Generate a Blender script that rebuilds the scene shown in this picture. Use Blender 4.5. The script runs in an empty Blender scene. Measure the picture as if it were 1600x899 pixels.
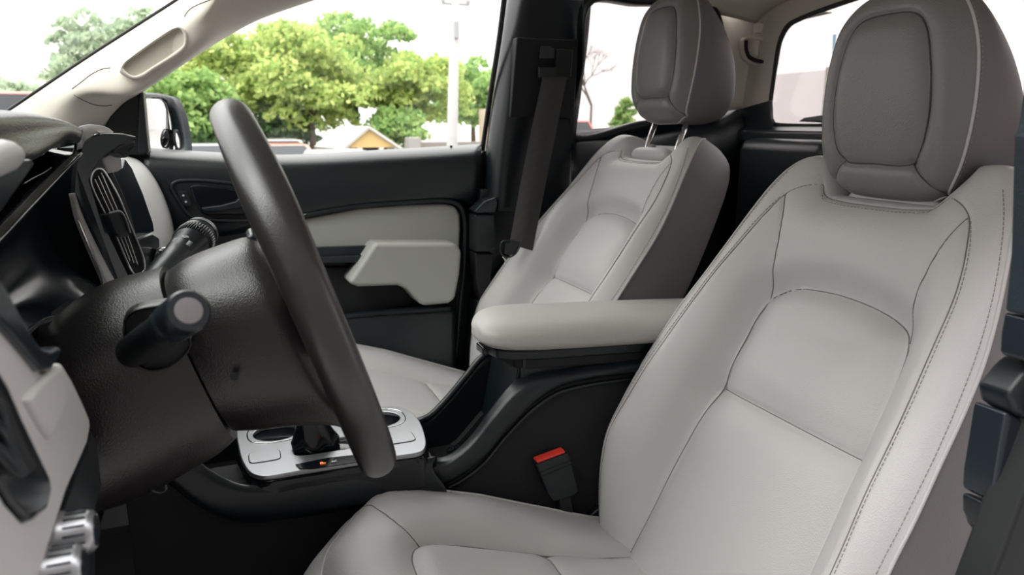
import bpy, bmesh, math, random
import numpy as np
from mathutils import Vector, Matrix
random.seed(7); rng = np.random.default_rng(7)
SC = bpy.context.scene; COL = SC.collection
R_ = math.radians
# ------------------------------------------------------------------ camera
CAMP = np.array([-.74, 0., .80]); FPX = 1134.
_p = math.atan2(255, 1134.); _yaw = math.atan2(455, 1134*math.cos(_p)+255*math.sin(_p))
CF = np.array([math.cos(_p)*math.cos(_yaw), -math.cos(_p)*math.sin(_yaw), -math.sin(_p)])
CR = np.cross(CF, [0, 0, 1.]); CR /= np.linalg.norm(CR); CU = np.cross(CR, CF)
cd = bpy.data.cameras.new('camera'); cam = bpy.data.objects.new('camera', cd); COL.objects.link(cam)
M = Matrix(((CR[0], CU[0], -CF[0], CAMP[0]), (CR[1], CU[1], -CF[1], CAMP[1]), (CR[2], CU[2], -CF[2], CAMP[2]), (0, 0, 0, 1)))
cam.matrix_world = M
cd.sensor_width = 36; cd.lens = FPX/1600*36; cd.clip_start = .02; cd.clip_end = 400
cd.dof.use_dof = True; cd.dof.focus_distance = .98; cd.dof.aperture_fstop = 8.0
SC.camera = cam
# ------------------------------------------------------------------ world, sun, exposure
W = bpy.data.worlds.new('overcast_sky'); SC.world = W; W.use_nodes = True
bg = W.node_tree.nodes['Background']; _n = W.node_tree.nodes; _l = W.node_tree.links
_tc = _n.new('ShaderNodeTexCoord'); _sx = _n.new('ShaderNodeSeparateXYZ'); _cr = _n.new('ShaderNodeValToRGB')
_cr.color_ramp.elements[0].position = 0.16; _cr.color_ramp.elements[0].color = (.40, .372, .366, 1)
_cr.color_ramp.elements[1].position = .50; _cr.color_ramp.elements[1].color = (1.0, .962, .958, 1)
_e = _cr.color_ramp.elements.new(.28); _e.color = (.56, .535, .53, 1)
_l.new(_tc.outputs['Generated'], _sx.inputs[0]); _l.new(_sx.outputs['Z'], _cr.inputs[0]); _l.new(_cr.outputs[0], bg.inputs[0]); bg.inputs[1].default_value = 5.0
sd = bpy.data.lights.new('sun', 'SUN'); sd.energy = 2.0; sd.angle = R_(40); sd.color = (1, .96, .93)
so = bpy.data.objects.new('sun', sd); COL.objects.link(so)
so.rotation_euler = Vector((.30, -.62, -.72)).to_track_quat('-Z', 'Y').to_euler()
SC.view_settings.view_transform = 'Standard'; SC.view_settings.look = 'None'
SC.view_settings.gamma = 1; SC.view_settings.use_curve_mapping = False
SC.view_settings.exposure = 0.12

# ------------------------------------------------------------------ helpers
def V(px, py, x=None, y=None, z=None):
    """point of the place seen at (px, py) of the 1600x899 frame, on the plane x= / y= / z="""
    d = CF*FPX + CR*(px-800) + CU*(449.5-py)
    i, v = (0, x) if x is not None else ((1, y) if y is not None else (2, z))
    return CAMP + d*(v-CAMP[i])/d[i]
def VX(pts): return [V(a, b, c) for a, b, c in pts]
def VP(pts, **k): return [V(a, b, **k) for a, b in pts]
def cr(P, n, closed=False):
    """resample control points by Catmull-Rom to n points"""
    P = np.array([np.array(p, float) for p in P]); m = len(P)
    if m == 2 and not closed: return P[0] + (P[1]-P[0])*np.linspace(0, 1, n)[:, None]
    Q = np.vstack([P, P[:1]]) if closed else P
    L = np.r_[0, np.cumsum(np.maximum(np.linalg.norm(np.diff(Q, axis=0), axis=1), 1e-6)**.5)]
    L /= L[-1]
    t = np.linspace(0, 1, n, endpoint=not closed)
    out = []
    for u in t:
        i = min(max(int(np.searchsorted(L, u, side='right'))-1, 0), len(Q)-2)
        f = (u-L[i])/(L[i+1]-L[i])
        p1, p2 = Q[i], Q[i+1]
        if closed: p0, p3 = P[(i-1) % m], P[(i+2) % m]; l0 = L[1]-L[0] if False else (L[i]-L[i-1] if i else L[-1]-L[-2]); l2 = (L[i+2]-L[i+1]) if i+2 < len(L) else L[1]-L[0]
        else:
            p0 = Q[i-1] if i else 2*p1-p2; p3 = Q[i+2] if i+2 < len(Q) else 2*p2-p1
            l0 = L[i]-L[i-1] if i else L[1]-L[0]; l2 = L[i+2]-L[i+1] if i+2 < len(Q) else L[i+1]-L[i]
        l1 = L[i+1]-L[i]
        m1 = l1*((p1-p0)/l0 - (p2-p0)/(l0+l1) + (p2-p1)/l1)
        m2 = l1*((p2-p1)/l1 - (p3-p1)/(l1+l2) + (p3-p2)/l2)
        out.append((2*f**3-3*f*f+1)*p1 + (f**3-2*f*f+f)*m1 + (-2*f**3+3*f*f)*p2 + (f**3-f*f)*m2)
    return np.array(out)
def mesh(name, verts, faces, mat, parent=None, smooth=True, fix=True):
    me = bpy.data.meshes.new(name)
    me.from_pydata([tuple(map(float, v)) for v in verts], [], [list(map(int, f)) for f in faces])
    if fix:
        b = bmesh.new(); b.from_mesh(me); bmesh.ops.remove_doubles(b, verts=b.verts, dist=1e-6)
        bmesh.ops.recalc_face_normals(b, faces=b.faces); b.to_mesh(me); b.free()
    for p in me.polygons: p.use_smooth = smooth
    o = bpy.data.objects.new(name, me); COL.objects.link(o)
    for m_ in (mat if isinstance(mat, (list, tuple)) else [mat]): me.materials.append(m_)
    if parent is not None: o.parent = parent
    return o
def bevel(o, w, seg=3, ang=35):
    m = o.modifiers.new('bevel', 'BEVEL'); m.width = w; m.segments = seg; m.limit_method = 'ANGLE'; m.angle_limit = R_(ang)
    m.harden_normals = False
    return o
def solid(o, t, off=0):
    m = o.modifiers.new('solid', 'SOLIDIFY'); m.thickness = t; m.offset = off; return o
def gridf(nr, nc, wrap=False):
    F = []
    for i in range(nr-1):
        for j in range(nc if wrap else nc-1):
            k = (j+1) % nc; F.append((i*nc+j, i*nc+k, (i+1)*nc+k, (i+1)*nc+j))
    return F
def loft(name, curves, mat, parent=None, n=40, m=20, thick=0, off=0, closed=False, caps=False, smooth=True):
    A = [cr(c, n, closed) for c in curves]; A = np.array(A)
    if m and len(A) > 1: B = np.array([cr(A[:, j], m) for j in range(n)]).transpose(1, 0, 2)
    else: B = A; m = len(A)
    F = gridf(m, n, closed)
    if caps: F += [list(range(n))[::-1], [(m-1)*n+j for j in range(n)]]
    o = mesh(name, B.reshape(-1, 3), F, mat, parent, smooth)
    if thick: solid(o, thick, off)
    return o
def prism(name, pts, vec, mat, parent=None, bev=0, smooth=False, seg=3, ang=35):
    """outline (3D points, in order) given a real thickness along vec"""
    n = len(pts); P = [np.array(p, float) for p in pts]; v = np.array(vec, float)
    vs = P+[p+v for p in P]
    F = [list(range(n)), list(range(2*n-1, n-1, -1))]+[(i, (i+1) % n, n+(i+1) % n, n+i) for i in range(n)]
    o = mesh(name, vs, F, mat, parent, smooth)
    if bev: bevel(o, bev, seg, ang); 
    if bev:
        for p in o.data.polygons: p.use_smooth = True
        w = o.modifiers.new('wn', 'WEIGHTED_NORMAL'); w.keep_sharp = False
    return o
def box(name, x0, x1, y0, y1, z0, z1, mat, parent=None, bev=.003):
    return prism(name, [(x0, y0, z0), (x1, y0, z0), (x1, y1, z0), (x0, y1, z0)], (0, 0, z1-z0), mat, parent, bev)
def tubev(P, r, ns=12, up=(0, 0, 1), closed=False, flat=1.0):
    P = np.array(P, float); n = len(P); r = np.broadcast_to(np.array(r, float), (n,))
    T = np.gradient(P, axis=0)
    if closed: T = np.roll(P, -1, 0)-np.roll(P, 1, 0)
    T /= np.linalg.norm(T, axis=1)[:, None]+1e-12
    up = np.array(up, float); vs = []
    a0 = np.cross(T[0], up)
    if np.linalg.norm(a0) < 1e-3: a0 = np.cross(T[0], [1, 0, 0.1])
    a = a0/np.linalg.norm(a0)
    for i in range(n):
        a = a-T[i]*(a@T[i]); a /= np.linalg.norm(a); b = np.cross(T[i], a)
        for k in range(ns):
            t = 2*math.pi*k/ns; vs.append(P[i]+r[i]*(math.cos(t)*a+flat*math.sin(t)*b))
    F = gridf(n, ns, True)
    if closed: F += [((n-1)*ns+j, (n-1)*ns+(j+1) % ns, (j+1) % ns, j) for j in range(ns)]
    else: F += [list(range(ns))[::-1], [(n-1)*ns+j for j in range(ns)]]
    return vs, F
def tube(name, P, r, mat, parent=None, ns=12, n=0, closed=False, flat=1.0, up=(0, 0, 1)):
    if n: 
        P = cr(P, n, closed)
        if not np.isscalar(r): r = np.interp(np.linspace(0, 1, n), np.linspace(0, 1, len(r)), r)
    v, F = tubev(P, r, ns, up, closed, flat); return mesh(name, v, F, mat, parent, True)
def lathe(name, c, axis, prof, mat, parent=None, ns=32, caps=True):
    """profile [(distance along axis, radius)] turned about axis at c"""
    ax = np.array(axis, float); ax /= np.linalg.norm(ax)
    a = np.cross(ax, [0, 0, 1.]); 
    if np.linalg.norm(a) < 1e-3: a = np.array([1., 0, 0])
    a /= np.linalg.norm(a); b = np.cross(ax, a); vs = []
    for d, r in prof:
        for k in range(ns):
            t = 2*math.pi*k/ns; vs.append(np.array(c)+ax*d+r*(math.cos(t)*a+math.sin(t)*b))
    F = gridf(len(prof), ns, True)
    if caps: F += [list(range(ns))[::-1], [(len(prof)-1)*ns+j for j in range(ns)]]
    o = mesh(name, vs, F, mat, parent, True)
    return sharp(o)
def sharp(o, a=40):
    m = o.modifiers.new('es', 'EDGE_SPLIT'); m.split_angle = R_(a); return o
def joinv(parts):
    vs, F = [], []
    for v, f in parts:
        k = len(vs); vs += list(v); F += [[i+k for i in q] for q in f]
    return vs, F
def empty(name, loc=(0, 0, 0), label=None, cat=None, group=None):
    o = bpy.data.objects.new(name, None); COL.objects.link(o); o.location = loc; o.empty_display_size = .05
    if label: o['label'] = label; o['category'] = cat
    if group: o['group'] = group
    return o
def tag(o, label, cat, group=None, kind=None):
    o['label'] = label; o['category'] = cat
    if group: o['group'] = group
    if kind: o['kind'] = kind
    return o
def struct(o, label=None):
    o['kind'] = 'structure'
    if label: o['label'] = label; o['category'] = 'car interior trim'
    return o
def adopt(root, *os):
    for o in os: o.parent = root; o.matrix_parent_inverse = root.matrix_world.inverted() if False else Matrix.Translation(-Vector(root.location))
def text(name, s, loc, xdir, ydir, size, mat, parent=None, depth=.0004, align='CENTER'):
    cu = bpy.data.curves.new(name, 'FONT'); cu.body = s; cu.size = size; cu.extrude = depth; cu.align_x = align; cu.align_y = 'CENTER'
    o = bpy.data.objects.new(name, cu); COL.objects.link(o); cu.materials.append(mat)
    X = Vector(xdir).normalized(); Y = Vector(ydir); Y = (Y-X*Y.dot(X)).normalized(); Z = X.cross(Y)
    m = Matrix.Identity(4)
    for i in range(3): m[i][0] = X[i]; m[i][1] = Y[i]; m[i][2] = Z[i]; m[i][3] = loc[i]
    o.matrix_world = m
    bpy.context.view_layer.update(); dg = bpy.context.evaluated_depsgraph_get(); me = bpy.data.meshes.new_from_object(o.evaluated_get(dg)); bpy.data.objects.remove(o)
    o = bpy.data.objects.new(name, me); COL.objects.link(o); o.matrix_world = m; me.materials.clear(); me.materials.append(mat)
    if parent: o.parent = parent; o.matrix_parent_inverse = Matrix.Translation(-Vector(parent.location))
    return o

# ------------------------------------------------------------------ materials
def mat(name, col, rough=.5, metal=0, bump=0, scale=400, spec=.5, kind='noise', coat=0, emit=None, es=1, sheen=0, var=0, dist=.001):
    m = bpy.data.materials.new(name); m.use_nodes = True; nt = m.node_tree; b = nt.nodes['Principled BSDF']
    b.inputs['Base Color'].default_value = (*col, 1); b.inputs['Roughness'].default_value = rough
    b.inputs['Metallic'].default_value = metal; b.inputs['Specular IOR Level'].default_value = spec
    b.inputs['Coat Weight'].default_value = coat; b.inputs['Sheen Weight'].default_value = sheen
    if emit: b.inputs['Emission Color'].default_value = (*emit, 1); b.inputs['Emission Strength'].default_value = es
    tc = nt.nodes.new('ShaderNodeTexCoord')
    if bump:
        if kind == 'leather':
            t = nt.nodes.new('ShaderNodeTexVoronoi'); t.feature = 'SMOOTH_F1'; t.inputs['Scale'].default_value = scale; out = t.outputs['Distance']
            t.inputs['Smoothness'].default_value = .6
        elif kind == 'weave':
            t = nt.nodes.new('ShaderNodeTexWave'); t.inputs['Scale'].default_value = scale; out = t.outputs['Fac']
        else:
            t = nt.nodes.new('ShaderNodeTexNoise'); t.inputs['Scale'].default_value = scale; t.inputs['Detail'].default_value = 3; out = t.outputs['Fac']
        nt.links.new(tc.outputs['Object'], t.inputs['Vector'])
        bp = nt.nodes.new('ShaderNodeBump'); bp.inputs['Strength'].default_value = bump; bp.inputs['Distance'].default_value = dist
        nt.links.new(out, bp.inputs['Height']); nt.links.new(bp.outputs['Normal'], b.inputs['Normal'])
    if var:
        n2 = nt.nodes.new('ShaderNodeTexNoise'); n2.inputs['Scale'].default_value = 9; n2.inputs['Detail'].default_value = 5
        mr = nt.nodes.new('ShaderNodeMixRGB'); mr.inputs[1].default_value = (*[c*(1-var) for c in col], 1); mr.inputs[2].default_value = (*[min(1, c*(1+var)) for c in col], 1)
        nt.links.new(tc.outputs['Object'], n2.inputs['Vector']); nt.links.new(n2.outputs['Fac'], mr.inputs[0]); nt.links.new(mr.outputs[0], b.inputs['Base Color'])
    return m
LEA = mat('grey_leather', (.51, .50, .50), .42, bump=.5, scale=700, kind='leather', dist=.0006, var=.03)
VIN = mat('grey_side_vinyl', (.15, .14, .145), .5, bump=.3, scale=600, kind='leather', dist=.0006, var=.04)
HRL = mat('headrest_leather_shaded', (.19, .184, .184), .38, bump=.45, scale=600, kind='leather', dist=.0008, var=.03)  # shade under the roof put into a darker leather colour
THR = mat('seam_thread', (.30, .285, .28), .7)
SEAM = mat('dark_seam', (.07, .065, .065), .8)
LTR = mat('light_dash_trim', (.47, .465, .46), .5, bump=.4, scale=900, dist=.0004)
ARM = mat('armrest_vinyl', (.46, .45, .425), .48, bump=.35, scale=700, kind='leather', dist=.0006)
DTR = mat('door_insert_vinyl', (.42, .425, .40), .5, bump=.35, scale=700, kind='leather', dist=.0006)
CRM = mat('cream_pillar_plastic', (.66, .615, .545), .6, bump=.2, scale=900, dist=.0003)
HLN = mat('headliner_cloth', (.52, .49, .42), .9, bump=.4, scale=1200, dist=.0004)
BLK = mat('black_plastic', (.0065, .0105, .014), .32, bump=.4, scale=900, dist=.0004)
BLS = mat('black_soft_plastic', (.007, .0115, .0155), .33, spec=.6, bump=.5, scale=600, kind='leather', dist=.0006)
BWH = mat('steering_leather', (.021, .0195, .0195), .31, spec=.7, bump=.35, scale=900, kind='leather', dist=.0003)
BRN = mat('column_plastic', (.012, .0105, .0108), .31, spec=.6, bump=.4, scale=800, kind='leather', dist=.0005)
GLB = mat('gloss_black', (.006, .008, .011), .12)
MTB = mat('matt_black', (.006, .0075, .009), .7)
SCR = mat('screen_glass', (.008, .014, .022), .18)
CAR = mat('carpet', (.018, .0195, .022), .95, bump=1, scale=900, dist=.001, var=.25)
SIL = mat('satin_silver', (.40, .41, .43), .34, metal=.85)
BRT = mat('bright_trim', (.72, .73, .75), .22, metal=.9)
CHR = mat('chrome', (.8, .8, .8), .08, metal=1)
RED = mat('red_button', (.78, .05, .035), .35)
ORG = mat('orange_indicator', (.9, .2, .05), .4, emit=(1, .22, .04), es=1.2)
WHT = mat('white_print', (.75, .76, .78), .5)
DGR = mat('gunmetal_trim', (.020, .027, .034), .20, metal=.2)
RUB = mat('rubber_seal', (.012, .013, .014), .6)
BLU = mat('pillar_blue_black', (.012, .022, .029), .5, bump=.5, scale=700, kind='leather', dist=.0006)
WEB = mat('belt_webbing', (.05, .048, .046), .75, bump=1, scale=160, kind='weave', dist=.0006)
def glass(name, tint, gl=.06, rough=0.0):
    m = bpy.data.materials.new(name); m.use_nodes = True; nt = m.node_tree; nt.nodes.clear()
    o = nt.nodes.new('ShaderNodeOutputMaterial'); mx = nt.nodes.new('ShaderNodeMixShader'); t = nt.nodes.new('ShaderNodeBsdfTransparent'); g = nt.nodes.new('ShaderNodeBsdfGlossy')
    t.inputs[0].default_value = (*tint, 1); g.inputs['Roughness'].default_value = rough
    mx.inputs[0].default_value = gl; nt.links.new(t.outputs[0], mx.inputs[1]); nt.links.new(g.outputs[0], mx.inputs[2]); nt.links.new(mx.outputs[0], o.inputs[0])
    return m
GLS = glass('window_glass', (.95, .97, .955)); GWS = glass('windshield_glass', (.93, .955, .94)); GTN = glass('rear_glass', (.77, .765, .76))
MIR = mat('mirror_silver', (.86, .87, .87), .02, metal=1)

# ------------------------------------------------------------------ outdoors: ground
GND = mat('pale_asphalt', (.27, .262, .255), .9, bump=.4, scale=3, dist=.01, var=.12)
ZG = -.65
g = mesh('ground', [(-60, -120, ZG), (150, -120, ZG), (150, 120, ZG), (-60, 120, ZG)], [(0, 1, 2, 3)], GND, smooth=False); struct(g)
gw = mesh('shade_wall', [(-2.5, -9, ZG), (-2.5, 9, ZG), (-2.5, 9, 4.4), (-2.5, -9, 4.4), (-6, -9, ZG), (-6, 9, ZG), (-6, 9, 4.4), (-6, -9, 4.4)], [(0, 1, 2, 3), (4, 5, 6, 7), (3, 2, 6, 7), (0, 3, 7, 4), (1, 2, 6, 5)], mat('shade_wall_dim', (.16, .155, .15), .9, var=.1), smooth=False); struct(gw)  # unseen wall behind the camera, added to shade the driver's side

# ================================================================== THE CAB (setting)
# floor pan
fl = box('floor', -.40, 1.04, -1.36, .75, -.03, .0, CAR, bev=0); struct(fl)
# roof lining: curved across the cab
def xs(z):   # inside face of the passenger side wall leans inwards above the sill
    return 1.0 if z < .74 else 1.0-(z-.74)*.30
roofc = []
for y, dz, fw in ((.02, -.012, 1), (-.05, 0, .6), (-.14, .004, 0), (-.35, 0, 0), (-.8, 0, 0), (-1.2, -.01, 0), (-1.37, -.03, 0)):
    roofc.append([(.93, y-.16*fw, 1.10+dz), (.86, y-.09*fw, 1.13+dz), (.70, y, 1.15+dz), (.34, y+.09*fw, 1.165+dz), (0, y+.07*fw, 1.16+dz), (-.25, y, 1.14+dz), (-.36, y-.05*fw, 1.12+dz), (-.42, y-.08*fw, 1.08+dz)])
ce = loft('ceiling', roofc, HLN, n=40, m=30, thick=.02, off=0); struct(ce)

# passenger door -------------------------------------------------
door = empty('door_1', (1.0, -.2, 0)); door['kind'] = 'structure'; door['label'] = 'front passenger door with black upper panel and grey insert'; door['category'] = 'door'
def dpart(o): adopt(door, o); return o
sill = [(225, 241), (300, 246), (440, 252), (600, 244), (752, 235)]
top = [V(a, b, 1.0) for a, b in sill]
body = [np.array([1.0, .45, .76])]+top[::1]+[V(748, 330, 1.0), V(741, 500, 1.0), V(738, 620, 1.0), np.array([1.0, -.575, .02]), np.array([1.0, .45, .02])]
dpart(prism('door_panel', [p+np.array([.028, 0, 0]) for p in body], (.06, 0, 0), BLK, bev=.004))
# padded upper panel: rolls from the sill down to the insert line
up_c = [[V(x_, y_-9, 1.06) for x_, y_ in sill], [V(x_, y_-4, 1.02) for x_, y_ in sill], [V(x_, y_+6, .995) for x_, y_ in sill], [V(x_, y_+26, .985) for x_, y_ in sill],
        VX([(225, 285, .99), (300, 300, .99), (440, 310, .99), (600, 312, .99), (749, 300, .99)]), VX([(225, 340, 1.01), (300, 365, 1.01), (440, 345, 1.005), (600, 322, 1.005), (747, 316, 1.005)]), VX([(225, 350, 1.03), (300, 372, 1.03), (440, 352, 1.03), (600, 328, 1.03), (747, 322, 1.03)])]
dpart(loft('upper_panel', up_c, BLS, n=40, m=40, thick=.004))
# grey insert
ins = VX([(455, 352, 1.005), (480, 341, 1.003), (560, 326, 1.0), (640, 320, 1.0), (695, 319, 1.0), (712, 323, 1.0), (719, 335, 1.0), (720, 360, 1.0), (718, 392, 1.0), (600, 396, 1.0), (470, 392, 1.0), (430, 392, 1.0)])
dpart(prism('door_insert', ins, (.05, 0, 0), DTR, bev=.008, seg=4))
# lower panel frame round insert
dpart(tube('rear_trim_edge', VX([(470, 338, .998), (560, 322, .994), (640, 316, .992), (698, 314, .992), (718, 321, .992), (726, 340, .992), (726, 400, .992), (720, 470, .992), (712, 560, .992)]), .006, BLK, n=60))
# gloss strip
dpart(prism('gloss_strip', VX([(440, 389, .985), (585, 384, .985), (575, 400, .985), (440, 404, .985)]), (.03, 0, 0), SCR, bev=.002))
dpart(prism('pull_ledge', VX([(440, 404, .97), (577, 399, .97), (570, 410, .97), (440, 414, .97)]), (.05, 0, 0), DGR, bev=.003))
# padded armrest
arm = [(586, 380), (712, 380), (722, 392), (719, 430), (712, 468), (702, 475), (660, 479), (636, 453), (622, 447), (560, 449), (544, 443)]
a_o = dpart(prism('door_armrest', VP(arm, x=.935), (.085, .004, 0), DTR, bev=.011, seg=5))
# recess and map pocket
dpart(prism('speaker_recess', VX([(500, 418, 1.005), (640, 418, 1.005), (640, 480, 1.005), (500, 495, 1.005)]), (.03, 0, 0), MTB, bev=.004))
dpart(tube('map_pocket_rim', VX([(470, 508, .985), (540, 495, .982), (620, 487, .98), (705, 482, .985)]), .009, BLK, n=40))
dpart(loft('map_pocket', [VX([(470, 508, .985), (540, 495, .98), (620, 487, .98), (712, 481, .988)]), VX([(470, 580, .955), (540, 570, .955), (620, 565, .955), (712, 560, .97)]), VX([(470, 690, .97), (540, 690, .97), (620, 690, .97), (712, 690, .98)])], BLS, n=30, m=16, thick=.006))
# inner handle
hb = [(268, 291), (276, 284), (300, 282), (345, 285), (378, 291), (396, 305), (404, 330), (404, 342), (390, 345), (330, 344), (306, 342), (294, 335), (280, 315)]
dpart(tube('handle_bezel', VP(hb, x=.985), .0048, BLK, n=90, closed=True))
dpart(prism('handle_plate', VP([(a+(335-a)*.02, b+(315-b)*.03) for a, b in hb], x=.988), (.012, 0, 0), MTB, bev=.002))
dpart(prism('handle_cup', VP([(296, 291), (306, 288), (350, 292), (376, 298), (390, 310), (396, 326), (380, 336), (324, 337), (313, 332), (304, 316)], x=.983), (.010, 0, 0), GLB, bev=.004))
lv = dpart(prism('door_handle', VP([(314, 325), (345, 321), (368, 315), (374, 309), (384, 309), (386, 321), (370, 326), (345, 330), (318, 331)], x=.968), (.012, 0, 0), DGR, bev=.003)); lv['label'] = 'dark satin inner door pull'
sw = dpart(prism('lock_switch', VP([(277, 301), (280, 298), (291, 299), (296, 304), (300, 319), (297, 323), (289, 322), (284, 318)], x=.981), (.008, 0, 0), BLK, bev=.0015))
for q, (a, b) in enumerate(((286.5, 305.5), (290.5, 315.5))):
    l_ = lathe('switch_light', V(a, b, .981)-np.array([.0006, 0, 0]), (1, 0, 0), [(0, .0022), (.001, .0022)], WHT, ns=12); adopt(door, l_)
dpart(lathe('lock_pin', V(705, 236, 1.035), (0, 0, -1), [(-.014, .0005), (-.0135, .003), (-.004, .0032), (0, .0036), (.001, .0095), (.006, .010), (.011, .008), (.016, .004)], BLK, ns=20))
# sail panel in the corner of the window
dpart(prism('sail_panel', VX([(160, 205, .985), (172, 182, .985), (195, 158, .985), (221, 141, .985), (224, 146, .985), (228, 200, .985), (231, 243, .985), (180, 245, .985)]), (.05, 0, 0), MTB, bev=.004))
dpart(prism('sail_edge', VX([(217, 143, .978), (224, 142, .978), (229, 200, .978), (233, 238, .978), (224, 241, .978), (214, 240, .978)]), (.05, 0, 0), BLK, bev=.006))
# window glass of the door + rubber frame
def xw(z): return 1.055-(z-.74)*.36
def VW(px, py):
    x = 1.0
    for _ in range(8): x = xw(V(px, py, x)[2])
    return V(px, py, x)
wpts = [(165, 262), (165, 180), (225, 128), (350, 50), (500, -12), (640, -45), (790, -60), (772, 90), (757, 262)]
w1 = mesh('window_1', [VW(*p) for p in wpts], [list(range(len(wpts)))], GLS, smooth=False); solid(w1, .004); struct(w1)
w1b = tube('seal', [VW(795, -60), VW(780, 60), VW(766, 150), VW(753, 242)], .0065, RUB, n=30); w1b.parent = w1

# a-pillar trim ----------------------------------------------------
def apx(py): return 1.0-max(0, (200-py))*.00055
c_out = [(-30, 203, 1.0), (0, 184, 1.0), (70, 137, .97), (140, 90, .95), (210, 45, .93), (280, 0, .91), (350, -48, .89)]
c_mid = [(-10, 222, .97), (30, 205, .965), (75, 190, .955), (115, 146, .93), (190, 118, .90), (262, 68, .88), (310, 30, .87), (335, 0, .865), (365, -45, .85)]
c_low = [(20, 225, .98), (75, 222, .97), (112, 205, .96), (150, 150, .935), (200, 147, .90), (262, 108, .885), (318, 60, .88), (338, 20, .88), (356, -10, .875), (400, -45, .87)]
c_in = [(150, 240, 1.0), (163, 215, 1.0), (172, 190, 1.0), (190, 163, .99), (225, 140, .975), (262, 115, .965), (310, 84, .955), (355, 55, .945), (400, 30, .94), (500, -6, .93)]
ap = loft('trim_1', [[V(*p)+np.array([.02, .01, 0]) for p in c_out], VX(c_out), VX(c_mid), VX(c_low), VX(c_in), [V(a, b, c+.05) for a, b, c in c_in]], CRM, n=70, m=60, thick=.003)
struct(ap, 'cream windshield pillar trim with recessed grab handle')
seal = tube('windshield_seal', [V(a-1, b-2, c) for a, b, c in c_out], .0035, RUB, n=40); seal.parent = ap
# grab handle moulded on the pillar
ho = [(187, 112), (192, 100), (205, 88), (255, 52), (272, 43), (284, 42), (291, 50), (291, 72), (284, 82), (240, 110), (222, 122), (208, 124), (196, 118)]
hi = [(192, 106), (196, 98), (208, 89), (256, 56), (272, 46), (280, 45), (286, 52), (287, 68), (280, 76), (238, 104), (220, 115), (208, 118), (197, 112)]
def ring(name, outer, inner, x0, dx, m, parent=None, n=60, rnd=True):
    A = cr(VP(outer, x=x0), n, True); B = cr(VP(inner, x=x0), n, True); d = np.array([dx, 0, 0]); h = np.array([dx*.35, 0, 0])
    A2 = A+(A.mean(0)-A)*-.02
    rows = [A2+d, A2+h, A, (A+B)/2-h*.15, B, B+h, B+d]
    o = mesh(name, np.vstack(rows), gridf(len(rows), n, True), m, parent); return o
rg = ring('grab_handle', ho, hi, .868, .03, CRM, ap)
pl = prism('recess_shade_plate', VP(hi, x=.876), (.02, 0, 0), HLN, ap)  # recess shadow put into the colour: darker olive plate on the cream pillar
# seam lines on the pillar
for k, ln in enumerate([[(355, -5, .93), (352, 20, .925), (356, 45, .938), (354, 56, .94)]]):
    t_ = tube('pillar_seam', VX(ln), .0009, SEAM, ap, n=20, ns=6)
def drape(o, px, py, lift=.0004):
    bpy.context.view_layer.update()
    d = CF*FPX + CR*(px-800) + CU*(449.5-py); d = d/np.linalg.norm(d)
    ok, l, nn, ix = o.ray_cast(Vector(CAMP), Vector(d)); return np.array(l)-d*lift if ok else None
for ln in ([(112.6, 139), (126, 129), (140, 118), (150, 112), (160, 107.6), (172, 106)], [(115, 148), (125, 154), (135, 159), (145, 163), (155, 165), (165, 165.5), (175, 164)], [(288, 26), (293, 18), (300, 12), (312, 6), (325, 1), (338, -4)]):
    P_ = [q for q in (drape(ap, a, b) for a, b in ln) if q is not None]
    if len(P_) > 2: tube('pillar_seam', P_, .0008, SEAM, ap, n=20, ns=6)
# windshield glass
w4 = mesh('window_4', [np.array([1.02, .62, .74]), np.array([-.5, .62, .74]), np.array([-.38, -.02, 1.14]), np.array([.90, -.02, 1.10])], [(0, 1, 2, 3)], GWS, smooth=False); solid(w4, .005); struct(w4)
# roof rail above the passenger door
rail = loft('trim_2', [[(.975, .02, 1.035), (.965, -.1, 1.075), (.95, -.3, 1.10), (.94, -.65, 1.113), (.94, -1.0, 1.118), (.94, -1.36, 1.10)], [(.93, .035, 1.01), (.93, -.1, 1.055), (.92, -.3, 1.092), (.91, -.65, 1.105), (.91, -1.0, 1.108), (.91, -1.36, 1.095)], [(.88, .04, 1.01), (.88, -.1, 1.07), (.87, -.3, 1.11), (.86, -.65, 1.125), (.86, -1.0, 1.125), (.86, -1.36, 1.11)]], CRM, n=40, m=14, thick=.006)
struct(rail)

# passenger b-pillar ------------------------------------------------
bp = empty('trim_3', (1.0, -.7, 0)); bp['kind'] = 'structure'; bp['label'] = 'black pillar trim between the passenger windows'; bp['category'] = 'pillar'
def bpart(o): adopt(bp, o); return o
PL = [(792, -20), (780, 60), (768, 150), (757, 240), (752, 300), (750, 330)]
bpart(loft('pillar_trim', [VX([(a+3, b, 1.03) for a, b in PL]), VX([(a+8, b, .985) for a, b in PL]), VX([(a+30, b, .945) for a, b in PL]), VX([(a+52, b, .945) for a, b in PL]), VX([(925, -20, .96), (918, 60, .97), (908, 140, .985), (898, 220, .99), (893, 290, .99), (890, 340, .99)])], BLK, n=30, m=30, thick=.005))
bpart(prism('pillar_lower', VX([(752, 296, .975), (800, 296, .965), (905, 296, .985), (905, 620, .985), (742, 640, .985), (745, 480, .985), (748, 330, .98)]), (.06, 0, 0), BLK, bev=.004))
bpart(prism('anchor_cover', VX([(808, 58, .925), (842, 60, .925), (905, 62, .935), (897, 186, .95), (832, 182, .94), (797, 184, .935)]), (.04, 0, 0), MTB, bev=.004))
bpart(prism('latch_cap', VP([(742, 330), (757, 315), (776, 308), (778, 318), (775, 333), (745, 334)], x=.93), (.05, 0, 0), DGR, bev=.005))
bpart(prism('latch_block', VP([(742, 336), (772, 336), (775, 388), (764, 394), (742, 394)], x=.93), (.05, 0, 0), BLK, bev=.004))
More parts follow.
